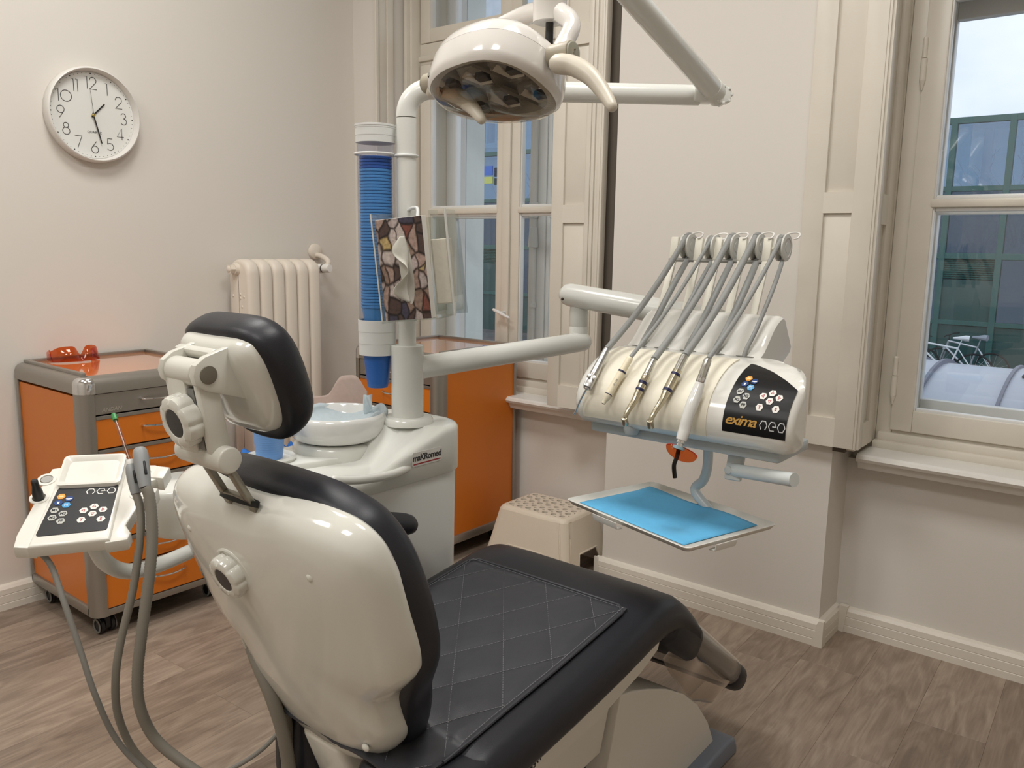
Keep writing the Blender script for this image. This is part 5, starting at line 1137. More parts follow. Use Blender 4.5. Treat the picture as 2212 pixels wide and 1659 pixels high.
def blu(u, v): 
    x, y = (u-.5)*(tw2-.052)-.004, (v-.5)*(td2-.052)-.003
    return TM @ Vector((x, y, -.0048+.004*max(0, v-.8)*5*(.5+.5*math.sin(9*u+1))+.0006*math.sin(7*u)*math.sin(5*v)))
g = MB(); g.sheet(blu, 24, 18, .0006); tag(g.build('tray_paper', mat('blue_tray_paper', (96, 180, 226), .85, noise=.03, nscale=60), ang=180), 'sky blue paper sheet lying in the white tray', 'paper')
# ------------------------------------------------------------------ the five instruments with their hoses
def hose(pts, r, parent, m=None, name='hose'): MB().tube(pts, r, 12, 7).build(name, m or greyr, parent)
def wrap(i, r, front, slot, rh, dx=0.):
    """hose from the instrument up over pulley i and back down into the console"""
    p = PUL[i]; x = p.x-.001; R = .0195+r
    c = [Vector((x, PY+R*math.cos(a), p.z+R*math.sin(a))) for a in (2.6, 2.05, 1.45, .8, .1, -.6, -1.3)]
    mid = [front+(c[0]-front)*t-Vector((0, 0, .015*math.sin(PI*t))) for t in (.33, .66)]
    e = c[-1]; down = [e+(slot-e)*t+Vector((.020*math.sin(PI*t), -.020*math.sin(PI*t), .024*math.sin(PI*t))) for t in (.2, .4, .6, .8)]
    return [front]+mid+c+down+[slot+Vector((0, .006, .012)), slot-Vector((0, 0, .010))]
IY = [(1.555, 1.480), (1.535, 1.470), (1.530, 1.460), (1.545, 1.455)]
def inst(i, tip, back, slotx, name, label, cat='handpiece'):
    b = ony(back[0], back[1], IY[i][0]); f = ony(tip[0], tip[1], IY[i][1]); d = (f-b).normalized()
    return thing(name, label, cat, (f+b)/2-Vector((0, 0, .02)), 'handpieces on the console'), b, f, d
def revolve(b, d, prof, m, name, parent, n=24): return MB().lathe([(r, s) for s, r in prof], axis_frame(b, b+d), n).build(name, m, parent, ang=40)
# 1 air-water syringe
t1, b, f, d = inst(0, (1268, 838), (1311, 754), 0, 'air_water_syringe', 'silver air water syringe with two buttons, leftmost on the console')
L1 = (f-b).length; sl = mat('satin_metal', (196, 196, 194), .28, .85); dg = mat('navy_band', (22, 24, 70), .4)
revolve(b, d, [(0, .0068), (.004, .0075), (L1*.62, .0098), (L1*.72, .0100), (L1*.74, .0096)], sl, 'body', t1)
X1 = frame(b+d*L1*.86, d, Vector((.4, -.6, .6))); g = MB(); g.box((0, 0, 0), (L1*.30, .019, .019), X1, .004); hdp = g.build('head', sl, t1)
g = MB()
for s in (-.0055, .0055): g.cyl(X1 @ Vector((-.008, .006, s)), X1 @ Vector((-.008, .0155, s)), .0048, n=16, bev=.001); 
g.build('button', mat('button_silver', (220, 220, 218), .2, .8), hdp)
noz = [b+d*L1*1.0, ony(1252, 868, 1.478), ony(1244, 888, 1.478), ony(1238, 896, 1.478)]; MB().cyl(b+d*L1*.99, b+d*L1*1.03, .007, .004, n=16).build('nozzle_nut', chrome, t1); MB().tube(noz, [.0023, .0021, .0016], 10, 4).build('nozzle', sl, t1)
hose(wrap(0, .0072, b, Vector((-.972, 1.686, 1.05)), .0072), .0072, t1)
# 2 ultrasonic scaler
t2, b, f, d = inst(1, (1303, 872), (1362, 772), 0, 'ultrasonic_scaler', 'cream coloured ultrasonic scaler handpiece, second from the left on the console')
L2 = (f-b).length; crm = mat('cream_handpiece', (236, 226, 198), .4)
pr = [(0, .0062)]
for k in range(7): pr += [(.003+k*.005, .0070), (.0055+k*.005, .0078)]
body2 = revolve(b, d, pr+[(L2*.30, .0086), (L2*.78, .0084), (L2*.80, .0080)], crm, 'body', t2)
revolve(b, d, [(L2*.30, .0090), (L2*.335, .0090), (L2*.336, .0085)], dg, 'band', t2); revolve(b, d, [(L2*.80, .0088), (L2*.815, .0088), (L2*.816, .008)], dg, 'ring', t2)
revolve(b, d, [(L2*.815, .0085), (L2*.90, .0072), (L2*.93, .0050), (L2*1.0, .0042), (L2*1.0, .003)], mat('scaler_tip_cream', (222, 214, 192), .45), 'tip_cover', t2)
revolve(b, d, [(L2*.985, .0028), (L2*1.003, .0030)], black, 'tip_opening', t2)
X2 = frame(b+d*L2*.56, d, Vector((.55, -.6, .55))); g = textmesh('IIII I III', .006, spacing=1.1)
for v in g.verts: v.co = X2 @ Vector((v.co.x*.9, .0088, v.co.y)) 
q = MB(); q.merge(g); q.build('print', mat('print_grey', (92, 92, 100), .6), body2, smooth=False)
hose(wrap(1, .0046, b, Vector((-.912, 1.686, 1.05)), .0046), .0046, t2)
# 3 contra-angle, 4 straight motor contra-angle
gldm = mat('champagne_metal', (192, 184, 162), .24, .9); clr_ = mat('clear_metal', (206, 206, 200), .2, .9)
def contra(i, tip, back, slotx, label, segs, rh, hr):
    t, b, f, d = inst(i, tip, back, 0, 'contra_angle_handpiece', label)
    tipp = f; 
    # bend the neck: last third turns down
    for nm, m, pr in segs: revolve(b, d, [(s*(f-b).length, r) for s, r in pr], m, nm, t)
    Lh = (f-b).length; n0 = b+d*Lh*.58
    side = Vector((0, 0, 1)); out_ = (Vector((0, -1, .6))-d*Vector((0, -1, .6)).dot(d)).normalized()
    pth = [n0, b+d*Lh*.70+out_*.001, b+d*Lh*.84+out_*.0055, b+d*Lh*.95+out_*.006, f+out_*.0015]
    MB().tube(pth, [.0078, .0070, .0058, .0050, .0048], 18, 5).build('neck', gldm, t)
    hv = (out_*-.72+d*.6).normalized(); MB().cyl(f+out_*.005-hv*.004, f+hv*.0105, .0068, n=20, bev=.0012).build('head', gldm, t)
    MB().cyl(f+hv*.0103, f+hv*.0115, .0045, n=16).build('chuck', mat('chuck_blue', (120, 170, 196), .3), t)
    hose(wrap(i, hr, b, Vector((slotx, 1.686, 1.05)), hr), hr, t)
contra(2, (1351, 908), (1413, 776), -.856, 'slim metal contra angle handpiece with two close navy bands, middle of the five', [
    ('coupling', clr_, [(0, .0060), (.004, .0068), (.24, .0082), (.25, .0080)]), ('collar', gldm, [(.25, .0078), (.26, .0088), (.36, .0088), (.37, .0080)]), ('band', dg, [(.37, .0094), (.41, .0094), (.411, .008)]), ('sleeve', gldm, [(.41, .0084), (.48, .0084)]), ('band', dg, [(.48, .0092), (.52, .0092), (.521, .008)]), ('shank', gldm, [(.52, .0084), (.60, .0078)])], .0074, .0074)
contra(3, (1406, 914), (1480, 768), -.789, 'thicker metal contra angle handpiece with navy bands far apart, fourth from the left', [
    ('coupling', clr_, [(0, .0074), (.004, .0084), (.22, .0088), (.225, .0080)]), ('collar', gldm, [(.225, .0092), (.27, .0092)]), ('band', dg, [(.27, .0100), (.305, .0100), (.306, .009)]), ('motor', gldm, [(.305, .0098), (.50, .0098)]), ('band', dg, [(.50, .0101), (.54, .0101), (.541, .009)]), ('shank', gldm, [(.54, .0092), (.62, .0078)])], .0078, .0078)
# 5 curing light
b = ony(1530, 775, 1.520); f = ony(1470, 955, 1.455); d = (f-b).normalized(); L5 = (f-b).length
t5 = thing('curing_light', 'white curing light with a black light tip and orange shield, rightmost on the console', 'handpiece', (b+f)/2-Vector((0, 0, .02)), 'handpieces on the console')
out_ = (Vector((0, -1, .5))-d*Vector((0, -1, .5)).dot(d)).normalized()
revolve(b, d, [(0, .0072), (.004, .0080), (.040, .0092), (.041, .0085)], clr_, 'coupling', t5); revolve(b, d, [(.040, .0098), (.050, .0098), (.051, .009)], chrome, 'ring', t5)
cw = mat('curing_white', (226, 226, 222), .12, coat=.5)
pth = [b+d*.050, b+d*L5*.42+out_*.001, b+d*L5*.56+out_*.004, b+d*L5*.72+out_*.004, b+d*L5*.86+out_*.0, f-d*.004]
MB().tube(pth, [.0088, .0112, .0122, .0125, .0118, .0118, .0120, .0105], 22, 6).build('body', cw, t5)
revolve(f-d*.004, d, [(0, .0088), (.006, .0088), (.007, .0066), (.016, .0066)], chrome, 'nose', t5)
tipb = f+d*.008; tp = [tipb, dep(1463, 985, (tipb-Vector(CAM)).dot(Vector(FW))), dep(1456, 1005, (tipb-Vector(CAM)).dot(Vector(FW))+.002), dep(1458, 1032, (tipb-Vector(CAM)).dot(Vector(FW))+.006)]
MB().tube(tp, .0044, 14, 4).build('light_tip', mat('black_gloss', (12, 12, 12), .12), t5)
shm = glassmat('orange_shield', (244, 176, 126), .8, 1.45)
sxv = Vector(RT)*.93-Vector(UP)*.36; syv = Vector(UP)*.78+Vector(FW)*.62; sM = frame(f+d*.013+sxv*.007-syv*.002, sxv, syv); q = [(.0325*math.cos(2*PI*k/40), .024*math.sin(2*PI*k/40)*(1 if k > 20 else .45)-.002) for k in range(40)]
MB().prism(q, -.0009, .0009, sM).build('shield', shm, t5, smooth=False); g = MB(); g.tube([sM @ Vector((x, y, 0)) for x, y in q[:21]], .0011, 8); g.build('shield_rim', mat('shield_rim_red', (170, 50, 24), .3), t5)
MB().lathe([(.0075, -.003), (.0125, -.003), (.0125, .003), (.0075, .003)], axis_frame(f+d*.012, f+d*.02), 24, loop=True).build('shield_collar', mat('collar_grey_blue', (140, 168, 178), .4), t5)
hose(wrap(4, .0050, b, Vector((-.722, 1.686, 1.05)), .005), .0050, t5)
# ------------------------------------------------------------------ assistant's console on the tube arm
rr_ = Vector((FW[0], FW[1], 0)).normalized(); a76 = math.radians(76)
ar_ = Vector((rr_.x*math.cos(a76)+rr_.y*math.sin(a76), -rr_.x*math.sin(a76)+rr_.y*math.cos(a76), 0)).normalized()
ah_ = Vector((0, 0, 1)).cross(ar_); tl_ = math.radians(25); au_ = ah_*math.cos(tl_)+Vector((0, 0, 1))*math.sin(tl_)
ac_ = dep(166, 1103, 1.55); MA = frame(ac_, ar_, au_)
acm = mat('assistant_console_white', (232, 229, 220), .28, coat=.1)
as_ = thing('assistant_console', 'white assistant console with black key panel on bent tube arm left of chair', 'dental console', ac_-Vector((0, 0, .12)))
# slab with recessed tray at the top
slab = [(-.064, -.088), (.069, -.080), (.068, .040), (.067, .150), (.054, .160), (-.034, .160), (-.048, .150), (-.056, .030)]
g = MB(); g.prism(slab, -.030, 0, MA, .006, 3); sl_ = g.build('slab', acm, as_)
g = MB(); R_ = [[MA @ Vector((x+.008, .110+y, z)) for x, y in rrect(w, h, r, 5)] for w, h, r, z in ((.110, .094, .012, .0006), (.114, .090, .010, .008), (.106, .082, .010, .009), (.098, .074, .010, .006), (.090, .066, .010, -.000+.0012))]
g.rings(R_, cap0=False).build('tray_rim', acm, as_)
lw = [(x+.017, y) for x, y in ((-.070, -.086), (-.106, -.080), (-.108, -.050), (-.100, .020), (-.098, .034), (-.084, .040), (-.084, .056), (-.097, .062), (-.096, .086), (-.082, .094), (-.083, .108), (-.092, .114), (-.088, .134), (-.060, .140))]
MB().prism(lw[::-1], -.034, -.006, MA, .004, 2).build('left_wing', acm, as_)
rw = [(.060, -.084), (.098, -.078), (.101, -.060), (.090, -.040), (.106, .020), (.118, .030), (.124, .060), (.112, .066), (.114, .080), (.132, .088), (.138, .120), (.120, .132), (.060, .136)]
MB().prism(rw, -.034, -.006, MA, .004, 2).build('right_wing', acm, as_)
for (x, y, w, h, rot) in ((.118, .042, .026, .034, -.25), (.132, .104, .026, .036, -.25)):
    M1 = MA @ Matrix.Translation((x, y, -.014)) @ Matrix.Rotation(rot, 4, 'Z'); g = MB()
    g.prism([(-w/2, -h/2), (w/2, -h/2), (w/2, h/2), (-w/2, h/2)], -.022, .012, M1, .004); g.build('holder', acm, as_)
for (x, y) in ((-.073, .100), (-.075, .048), (.100, .046), (.104, .104)):
    MB().lathe([(.017, -.008), (.017, -.0045), (.012, -.0045), (.012, -.02)], MA @ Matrix.Translation((x, y, 0)), 24, cap0=False, cap1=False).build('holder_ring', acm, as_)
MB().lathe([(.0095, -.012), (.0095, .010), (.0065, .026), (.0062, .038), (.0040, .040)], MA @ Matrix.Translation((-.075, .046, 0)), 20).build('black_plug', black, as_)
MB().lathe([(.010, -.008), (.010, -.0046)], MA @ Matrix.Translation((-.073, .100, 0)), 20).build('empty_holder', mat('holder_grey', (168, 166, 160), .5), as_)
pq = [(-.0560, -.064), (.0610, -.057), (.0620, .070), (-.0440, .066)]
def rc(poly, r, n=4):
    out = []; N = len(poly)
    for i in range(N):
        p = Vector(poly[i]+(0,)); a = (Vector(poly[i-1]+(0,))-p).normalized(); b = (Vector(poly[(i+1) % N]+(0,))-p).normalized()
        for k in range(n+1): t = k/n; q = p+a*r*(1-t)**2+b*r*t**2; out.append((q.x, q.y))
    return out
kb = MB().prism(rc(pq, .007), 0, .0014, MA); kb = kb.build('key_panel', mat('panel_charcoal', (38, 38, 40), .4), as_, smooth=False)
KA = .0158
keypad(lambda x, y: (lambda co: MA @ Vector((-.0215+x*.0165+co.x, -.028+y*.0198+co.y*1.12, .0014+co.z))), KA, kb)
neo_letters(.0165, .0150, lambda co: MA @ Vector((.0335+co.x, .0500+co.y, .0014+co.z*.4)), kb, mat('white_lettering', (236, 235, 230), .5))
# tube arm from the side housing
pa_ = [dep(478, 1160, 1.84), dep(420, 1187, 1.78), dep(340, 1221, 1.69), dep(275, 1234, 1.63), dep(232, 1218, 1.585), dep(210, 1188, 1.575), dep(203, 1150, 1.575)]
MB().tube(pa_, .0155, 20, 8).build('tube_arm', gloss2, as_)
hosd = mat('suction_hose_grey', (128, 123, 112), .5); hosg = mat('grey_cable', (132, 130, 124), .5); hcol = mat('suction_grip_grey', (146, 148, 148), .45)
def ribbed(pts, r, amp, pitch, sp=10, n=14):
    P = spline(pts, 40); 
    # resample evenly
    L_ = [0]
    for a, b in zip(P, P[1:]): L_.append(L_[-1]+(b-a).length)
    out = []; m = int(L_[-1]/pitch)*2; j = 0
    for i in range(m+1):
        l = L_[-1]*i/m
        while j < len(L_)-2 and L_[j+1] < l: j += 1
        t = (l-L_[j])/max(1e-9, L_[j+1]-L_[j]); out.append(P[j]+(P[j+1]-P[j])*t)
    return MB().tube(out, [r if i % 2 else r-amp for i in range(len(out))], n)
# small saliva ejector
def pxl(q): return [dep(*p) for p in q]
e1 = dep(289, 1040, 1.545); e0 = dep(284, 1012, 1.55)
se = thing('saliva_ejector', 'saliva ejector with a clear straw and green tip in the console holder', 'suction tip', e1-Vector((0, 0, .03)), 'suction handpieces')
d = (e0-e1).normalized(); b0 = e1-d*.024
revolve(b0, d, [(0, .0085), (.012, .0098), (.030, .0110), (.042, .0112), (.052, .0100), (.057, .0078)], hcol, 'grip', se)
X3 = frame(b0+d*.034+Vector((RT))*.0075-Vector(FW)*.0075, d, Vector(RT)); MB().box((0, 0, 0), (.024, .004, .006), X3, .001).build('valve_slit', black, se)
revolve(b0+d*.055, d, [(0, .0068), (.010, .0068), (.011, .0060)], mat('white_collar', (226, 224, 218), .4), 'collar', se)
g1 = dep(246, 897, 1.62); ds = (g1-(b0+d*.064)).normalized()
MB().tube([b0+d*.062, b0+d*.064+ds*.05, g1-ds*.012], .0034, 12, 3).build('clear_straw', glassmat('straw_clear', (226, 210, 200), 1., 1.4), se)
MB().tube([b0+d*.062, g1-ds*.012], .0010, 6).build('straw_wire', mat('wire', (200, 196, 190), .4), se)
g = MB(); g.lathe([(.0052, 0), (.0054, .004), (.0050, .016), (.0030, .017)], axis_frame(g1-ds*.014, g1), 10); g.build('green_tip', mat('green_tip', (22, 128, 52), .4), se, smooth=False)
ribbed([b0, dep(303, 1100, 1.535), dep(303, 1160, 1.53), dep(288, 1270, 1.53), dep(262, 1380, 1.53), dep(250, 1460, 1.535), dep(254, 1540, 1.55), dep(285, 1615, 1.57), dep(335, 1668, 1.58), dep(420, 1740, 1.56), dep(520, 1790, 1.52), dep(590, 1760, 1.48), Vector((-1.36, 1.0, .16)), Vector((-1.40, 1.17, .16))], .0074, .0004, .006).build('hose', hosd, se)
# large suction handpiece
e1 = dep(309, 1020, 1.54); e0 = dep(304, 985, 1.55)
sv = thing('suction_handpiece', 'thick grey suction handpiece with a ribbed hose in the right holder', 'suction tip', e1-Vector((0, 0, .03)), 'suction handpieces')
d = (e0-e1).normalized(); b0 = e1-d*.030
revolve(b0, d, [(0, .0100), (.010, .0112), (.030, .0128), (.052, .0140), (.066, .0138), (.074, .0120), (.078, .0085), (.077, .0065), (.068, .006)], hcol, 'grip', sv)
revolve(b0+d*.0745, d, [(0, .0066), (.0028, .0070)], black, 'opening', sv)
X3 = frame(b0+d*.040+Vector((RT))*.0095-Vector(FW)*.0095, d, Vector(RT)); MB().box((0, 0, 0), (.026, .004, .006), X3, .001).build('valve_slit', black, sv)
ribbed([b0, dep(323, 1075, 1.53), dep(329, 1150, 1.525), dep(323, 1240, 1.52), dep(306, 1370, 1.52), dep(297, 1460, 1.525), dep(303, 1530, 1.535), dep(335, 1595, 1.55), dep(400, 1650, 1.55), dep(470, 1690, 1.54), dep(560, 1710, 1.50), dep(620, 1690, 1.46), Vector((-1.37, 1.02, .22)), Vector((-1.41, 1.17, .22))], .0104, .0008, .006).build('hose', hosd, sv)
MB().tube([MA @ Vector((-.05, -.075, -.028)), dep(112, 1225, 1.50), dep(140, 1305, 1.49), dep(172, 1400, 1.49), dep(205, 1500, 1.50), dep(250, 1595, 1.53), dep(315, 1665, 1.55), dep(420, 1740, 1.55), dep(520, 1790, 1.55), Vector((-1.38, 1.0, .10)), Vector((-1.43, 1.17, .10))], .0053, 12, 8).build('cable', hosg, as_)
# hoses between chair and unit
hp1 = pxl([(500, 1262, 1.50), (528, 1350, 1.45), (556, 1430, 1.42), (585, 1500, 1.41), (608, 1570, 1.42), (622, 1640, 1.44), (630, 1720, 1.46)]); ribbed([Vector((-1.45, 1.17, .52)), Vector((-1.46, 1.0, .60))]+hp1, .0120, .0006, .006).build('unit_hose', hosd, un)
hp2 = pxl([(530, 1330, 1.48), (560, 1400, 1.46), (590, 1470, 1.45), (612, 1530, 1.46), (622, 1600, 1.48), (618, 1700, 1.5)]); ribbed([Vector((-1.41, 1.17, .46)), Vector((-1.41, 1.0, .55))]+hp2, .0110, .0006, .006).build('unit_hose', hosd, un)
MB().tube(pxl([(640, 1540, 1.50), (608, 1575, 1.49), (570, 1615, 1.49), (520, 1650, 1.50), (440, 1690, 1.52), (360, 1730, 1.55)])+[Vector((-1.52, .70, .012))], .0042, 10, 6).build('floor_cable', hosg, un)
# ------------------------------------------------------------------ dental chair
XC = -1.03
dc = thing('dental_chair', 'dental chair with black upholstery, white back shell and quilted seat pad, seen from behind', 'chair', (XC, 1.2, 0))
lea = mat('black_leatherette', (33, 34, 40), .42, spec=.4, bump=.08, bscale=500)
shl = mat('chair_shell_white', (223, 222, 213), .12, coat=.4)
quilt = mat('quilted_charcoal', (57, 58, 63), .46, spec=.4, bump=.1, bscale=400)
V_ = Vector((0, -.342, .94)).normalized(); O_ = Vector((XC, .80, .47)); MBk = frame(O_, (1, 0, 0), V_)     # local z: towards the back (camera side)
def sym(h, n=6):
    """smooth closed outline from right-half points (bottom centre -> top centre)"""
    pts = [(x, y, 0) for x, y in h]+[(-x, y, 0) for x, y in h[-2:0:-1]]
    return [(p.x, p.y) for p in spline(pts, n, True)]
def pillow(M, out, prof, c, bend=0.):
    """prof: list of (inset distance-like scale, height)"""
    R_ = []
    for s, z in prof: R_.append([M @ Vector((c[0]+(x-c[0])*s, c[1]+(y-c[1])*s, z-bend*((x-c[0])*s)**2)) for x, y in out])
    return MB().rings(R_)
so = sym([(0, -.052), (.05, -.047), (.09, -.034), (.122, -.008), (.150, .022), (.165, .055), (.167, .085), (.171, .115), (.183, .140), (.205, .162), (.228, .188), (.238, .212), (.244, .25), (.247, .32), (.246, .385), (.233, .428), (.198, .454), (.135, .466), (.08, .466), (.045, .462), (0, .460)], 5)
bs = pillow(MBk, so, [(.90, -.056), (.985, -.056), (1.0, -.050), (1.0, -.041), (.992, -.028), (.972, -.015), (.94, -.005), (.89, .003), (.80, .010), (.65, .015), (.45, .018), (.2, .019), (.03, .019)], (0, .22), bend=.25).build('back_shell', shl, dc, ang=60)
co_ = sym([(0, -.112), (.04, -.107), (.08, -.089), (.117, -.046), (.146, 0), (.173, .060), (.187, .102), (.213, .148), (.229, .183), (.240, .225), (.246, .285), (.246, .335), (.240, .382), (.222, .424), (.190, .452), (.126, .470), (.06, .475), (0, .476)], 5)
pillow(MBk, co_, [(.90, -.046), (.97, -.047), (.993, -.052), (1.003, -.062), (1.006, -.076), (1.0, -.092), (.98, -.105), (.94, -.114), (.85, -.119), (.6, -.118), (.3, -.117), (.04, -.117)], (0, .22), bend=.10).build('back_cushion', lea, dc, ang=60)
# four plugs, rotary knob with black centre
for x, v in ((.150, .385), (.125, .045), (-.150, .385), (-.085, .085)):
    MB().sphere((x, v, .010-.25*x*x), .0075, 14, (1, 1, .62), MBk).build('screw_cap', shl, bs)
def knob(M, R, h, par, nm='knob'):
    n = 64; R_ = []
    lob = lambda k, r: r*(1-.075*max(0, math.cos(8*2*PI*k/n))**3)
    for s, z in ((.86, 0), (.98, .002), (1.0, .006), (1.0, h-.008), (.95, h-.003), (.80, h), (.56, h-.001), (.52, h-.003)): R_.append([M @ Vector((lob(k, R*s) if s > .7 else R*s, 0, 0))*0 + M @ Vector(((lob(k, R*s) if s > .7 else R*s)*math.cos(2*PI*k/n), (lob(k, R*s) if s > .7 else R*s)*math.sin(2*PI*k/n), z)) for k in range(n)])
    kk = MB().rings(R_).build(nm, shl, par, ang=40)
    MB().lathe([(R*.515, h-.0035), (R*.515, h-.0015), (.001, h-.0012)], M, 36).build('knob_centre', mat('knob_black', (28, 28, 30), .3), kk)
    return kk
MK = MBk @ Matrix.Translation((-.045, .338, .012))
knob(MK, .036, .024, dc, 'recline_knob')
g = MB(); g.lathe([(.046, -.006), (.0455, .0035), (.043, .005), (.040, .003), (.0385, -.004)], MK @ Matrix.Translation((.006, 0, 0)), 40, loop=True); g.build('knob_recess', shl, bs)
g = MB(); g.tube([MBk @ Vector((x, v, b)) for x, v, b in ((-.06, .30, .0155), (-.10, .24, .012), (-.125, .19, .009), (-.14, .14, .006))], .0022, 8, 5); g.build('moulded_ridge', shl, bs)
# slot and stem of the headrest
g = MB(); g.prism([(.047*math.cos(2*PI*k/28)*1., .011*math.sin(2*PI*k/28)) for k in range(28)], -.006, .002, frame(MBk @ Vector((.002, .4640, -.014)), (1, 0, 0), (0, -.86, .2))); g.build('stem_slot', mat('slot_black', (10, 10, 10), .6), bs, smooth=False)
stm_ = mat('stem_metal', (150, 146, 134), .38, .6)
BA = Vector((XC, .612, .986))                       # barrel axis centre
sb_ = MBk @ Vector((.004, .452, -.016)); g = MB(); sv_ = (BA-sb_)
MS_ = frame((BA+sb_)/2, (1, 0, 0), sv_); l = sv_.length
for x in (-.031, .031): g.box((x, 0, 0), (.014, l, .009), MS_, .0015)
g.box((0, -l/2+.018, 0), (.076, .014, .009), MS_, .0015); g.box((0, l/2-.02, 0), (.076, .02, .009), MS_, .0015); g.build('headrest_stem', stm_, dc)
hm_ = mat('bracket_white', (214, 212, 202), .28, coat=.1)
MB().cyl(BA+Vector((-.062, 0, 0)), BA+Vector((.052, 0, 0)), .0185, n=32, bev=.003).build('barrel', hm_, dc)
HA = Vector((XC, .592, 1.104))                      # headrest hinge axis
dv = (HA-BA); lk_ = dv.length; MH = frame((HA+BA)/2, (1, 0, 0), dv)          # local z: points forward or back
bk_ = 1 if (MH.to_3x3() @ Vector((0, 0, 1))).y < 0 else -1
g = MB(); g.box((-.022, 0, .002*bk_), (.050, lk_+.004, .030), MH, .004); g.box((.028, -.004, 0), (.016, lk_+.014, .030), MH, .004); g.box((.004, -lk_*.1, -.008*bk_), (.05, lk_*.8, .010), MH, .001); g.build('headrest_bracket', hm_, dc)
MB().box((.012, -.002, .004*bk_), (.016, lk_*.72, .022), MH).build('bracket_groove', mat('groove_grey', (120, 120, 116), .5), dc, smooth=False)
KC = (HA+BA)/2+Vector((-.006, -.012, -.004))
knob(frame(KC, (1, 0, 0), (0, -.22, .97)) if bk_ > 0 else frame(KC, (1, 0, 0), (0, -.22, .97)), .0375, .026, dc, 'headrest_knob')
MB().cyl(HA+Vector((-.048, 0, 0)), HA+Vector((.022, 0, 0)), .0185, n=32, bev=.002).build('hinge_barrel', hm_, dc)
# headrest: cushion and shell
ah = math.radians(26); VH = Vector((0, -math.sin(ah), math.cos(ah))); OH = Vector((XC-.014, .652, 1.086)); MHd = frame(OH, (1, 0, 0), VH)
ho = sym([(0, -.090), (.045, -.088), (.066, -.076), (.081, -.048), (.091, .0), (.093, .034), (.085, .056), (.065, .065), (.035, .067), (0, .067)])
hs = pillow(MHd, ho, [(.86, -.030), (.985, -.030), (1.0, -.024), (.995, -.014), (.975, -.004), (.93, .004), (.84, .010), (.65, .014), (.4, .016), (.05, .017)], (0, -.01), bend=.6).build('headrest_shell', shl, dc, ang=60)
hc = sym([(0, -.116), (.045, -.112), (.072, -.096), (.091, -.066), (.102, -.018), (.105, .024), (.098, .052), (.078, .070), (.046, .078), (0, .079)])
pillow(MHd, hc, [(.80, -.010), (.91, -.010), (.965, -.014), (.992, -.022), (1.0, -.033), (.993, -.045), (.965, -.055), (.91, -.063), (.8, -.068), (.5, -.068), (.1, -.067)], (0, -.01), bend=.5).build('headrest_cushion', lea, dc, ang=60)
# fork between hinge and shell
for x in (.034, -.046):
    g = MB()
    M1 = Matrix(((0, 0, 1, XC+x), (1, 0, 0, 0), (0, 1, 0, 0), (0, 0, 0, 1)))
    q1, q2 = MHd @ Vector((0, .060, .004)), MHd @ Vector((0, -.022, .008))
    poly = [(HA.y-.021*math.cos(a), HA.z-.021*math.sin(a)) for a in [PI*.95-PI*k/8 for k in range(9)]][::-1]
    poly = [(HA.y-.004, HA.z-.0215), (HA.y-.018, HA.z-.012), (HA.y-.0215, HA.z), (HA.y-.018, HA.z+.014), (HA.y-.004, HA.z+.024), (q1.y, q1.z), (q2.y, q2.z)]
    g.prism(poly, -.006, .006, M1, .002); g.build('headrest_fork', hm_, dc)
g = MB(); g.box((-.006, .055, .018), (.092, .014, .012), MHd, .003); g.build('fork_bridge', hm_, dc)
MB().cyl(HA+Vector((.0395, 0, 0)), HA+Vector((.0415, 0, 0)), .0125, n=28, bev=.0006).build('hinge_pin', mat('pin_metal', (132, 128, 116), .35, .7), dc)
# ------------------------------------------------------------------ seat
SXC = -1.02; SH = .268
ZS = [(.862, .410), (.868, .448), (.882, .474), (.91, .487), (.97, .496), (1.15, .516), (1.35, .543), (1.44, .556), (1.49, .557), (1.535, .545), (1.575, .520), (1.61, .490), (1.64, .462)]
def zs(y):
    for (a, za), (b, zb) in zip(ZS, ZS[1:]):
        if y <= b: return za+(zb-za)*max(0, (y-a)/(b-a))
    return ZS[-1][1]
R_ = []
for i, (y, z) in enumerate(spline([(0, a, b) for a, b in ZS], 4) and [(p.y, p.z) for p in spline([(0, a, b) for a, b in ZS], 4)]):
    w = SH*(.86+.14*min(1, max(0, (y-.862)/.08))**.5)*(1 if y < 1.3 else 1-.03*((y-1.3)/.34)); wr = SH*(.93+.07*min(1, max(0, (y-.862)/.05))**.5)*(1 if y < 1.3 else 1-.03*((y-1.3)/.34)); t = .085 if y < 1.5 else .085-.02*(y-1.5)/.14
    q = []; rr2 = .036
    for x, dz in ((-w+.012, -t), (-w+.002, -t+.016), (-w, -t+.034), (-w+.004, -.026), (-w+.016, -.010), (-w+.034, -.002), (-w*.55, .001), (0, .000), (wr*.55, .001), (wr-.034, -.002), (wr-.016, -.010), (wr-.004, -.026), (wr, -t+.034), (wr-.002, -t+.016), (wr-.012, -t)):
        q.append((SXC+x, y, z+dz))
    R_.append(q)
MB().rings(R_).build('seat_cushion', lea, dc, ang=60)
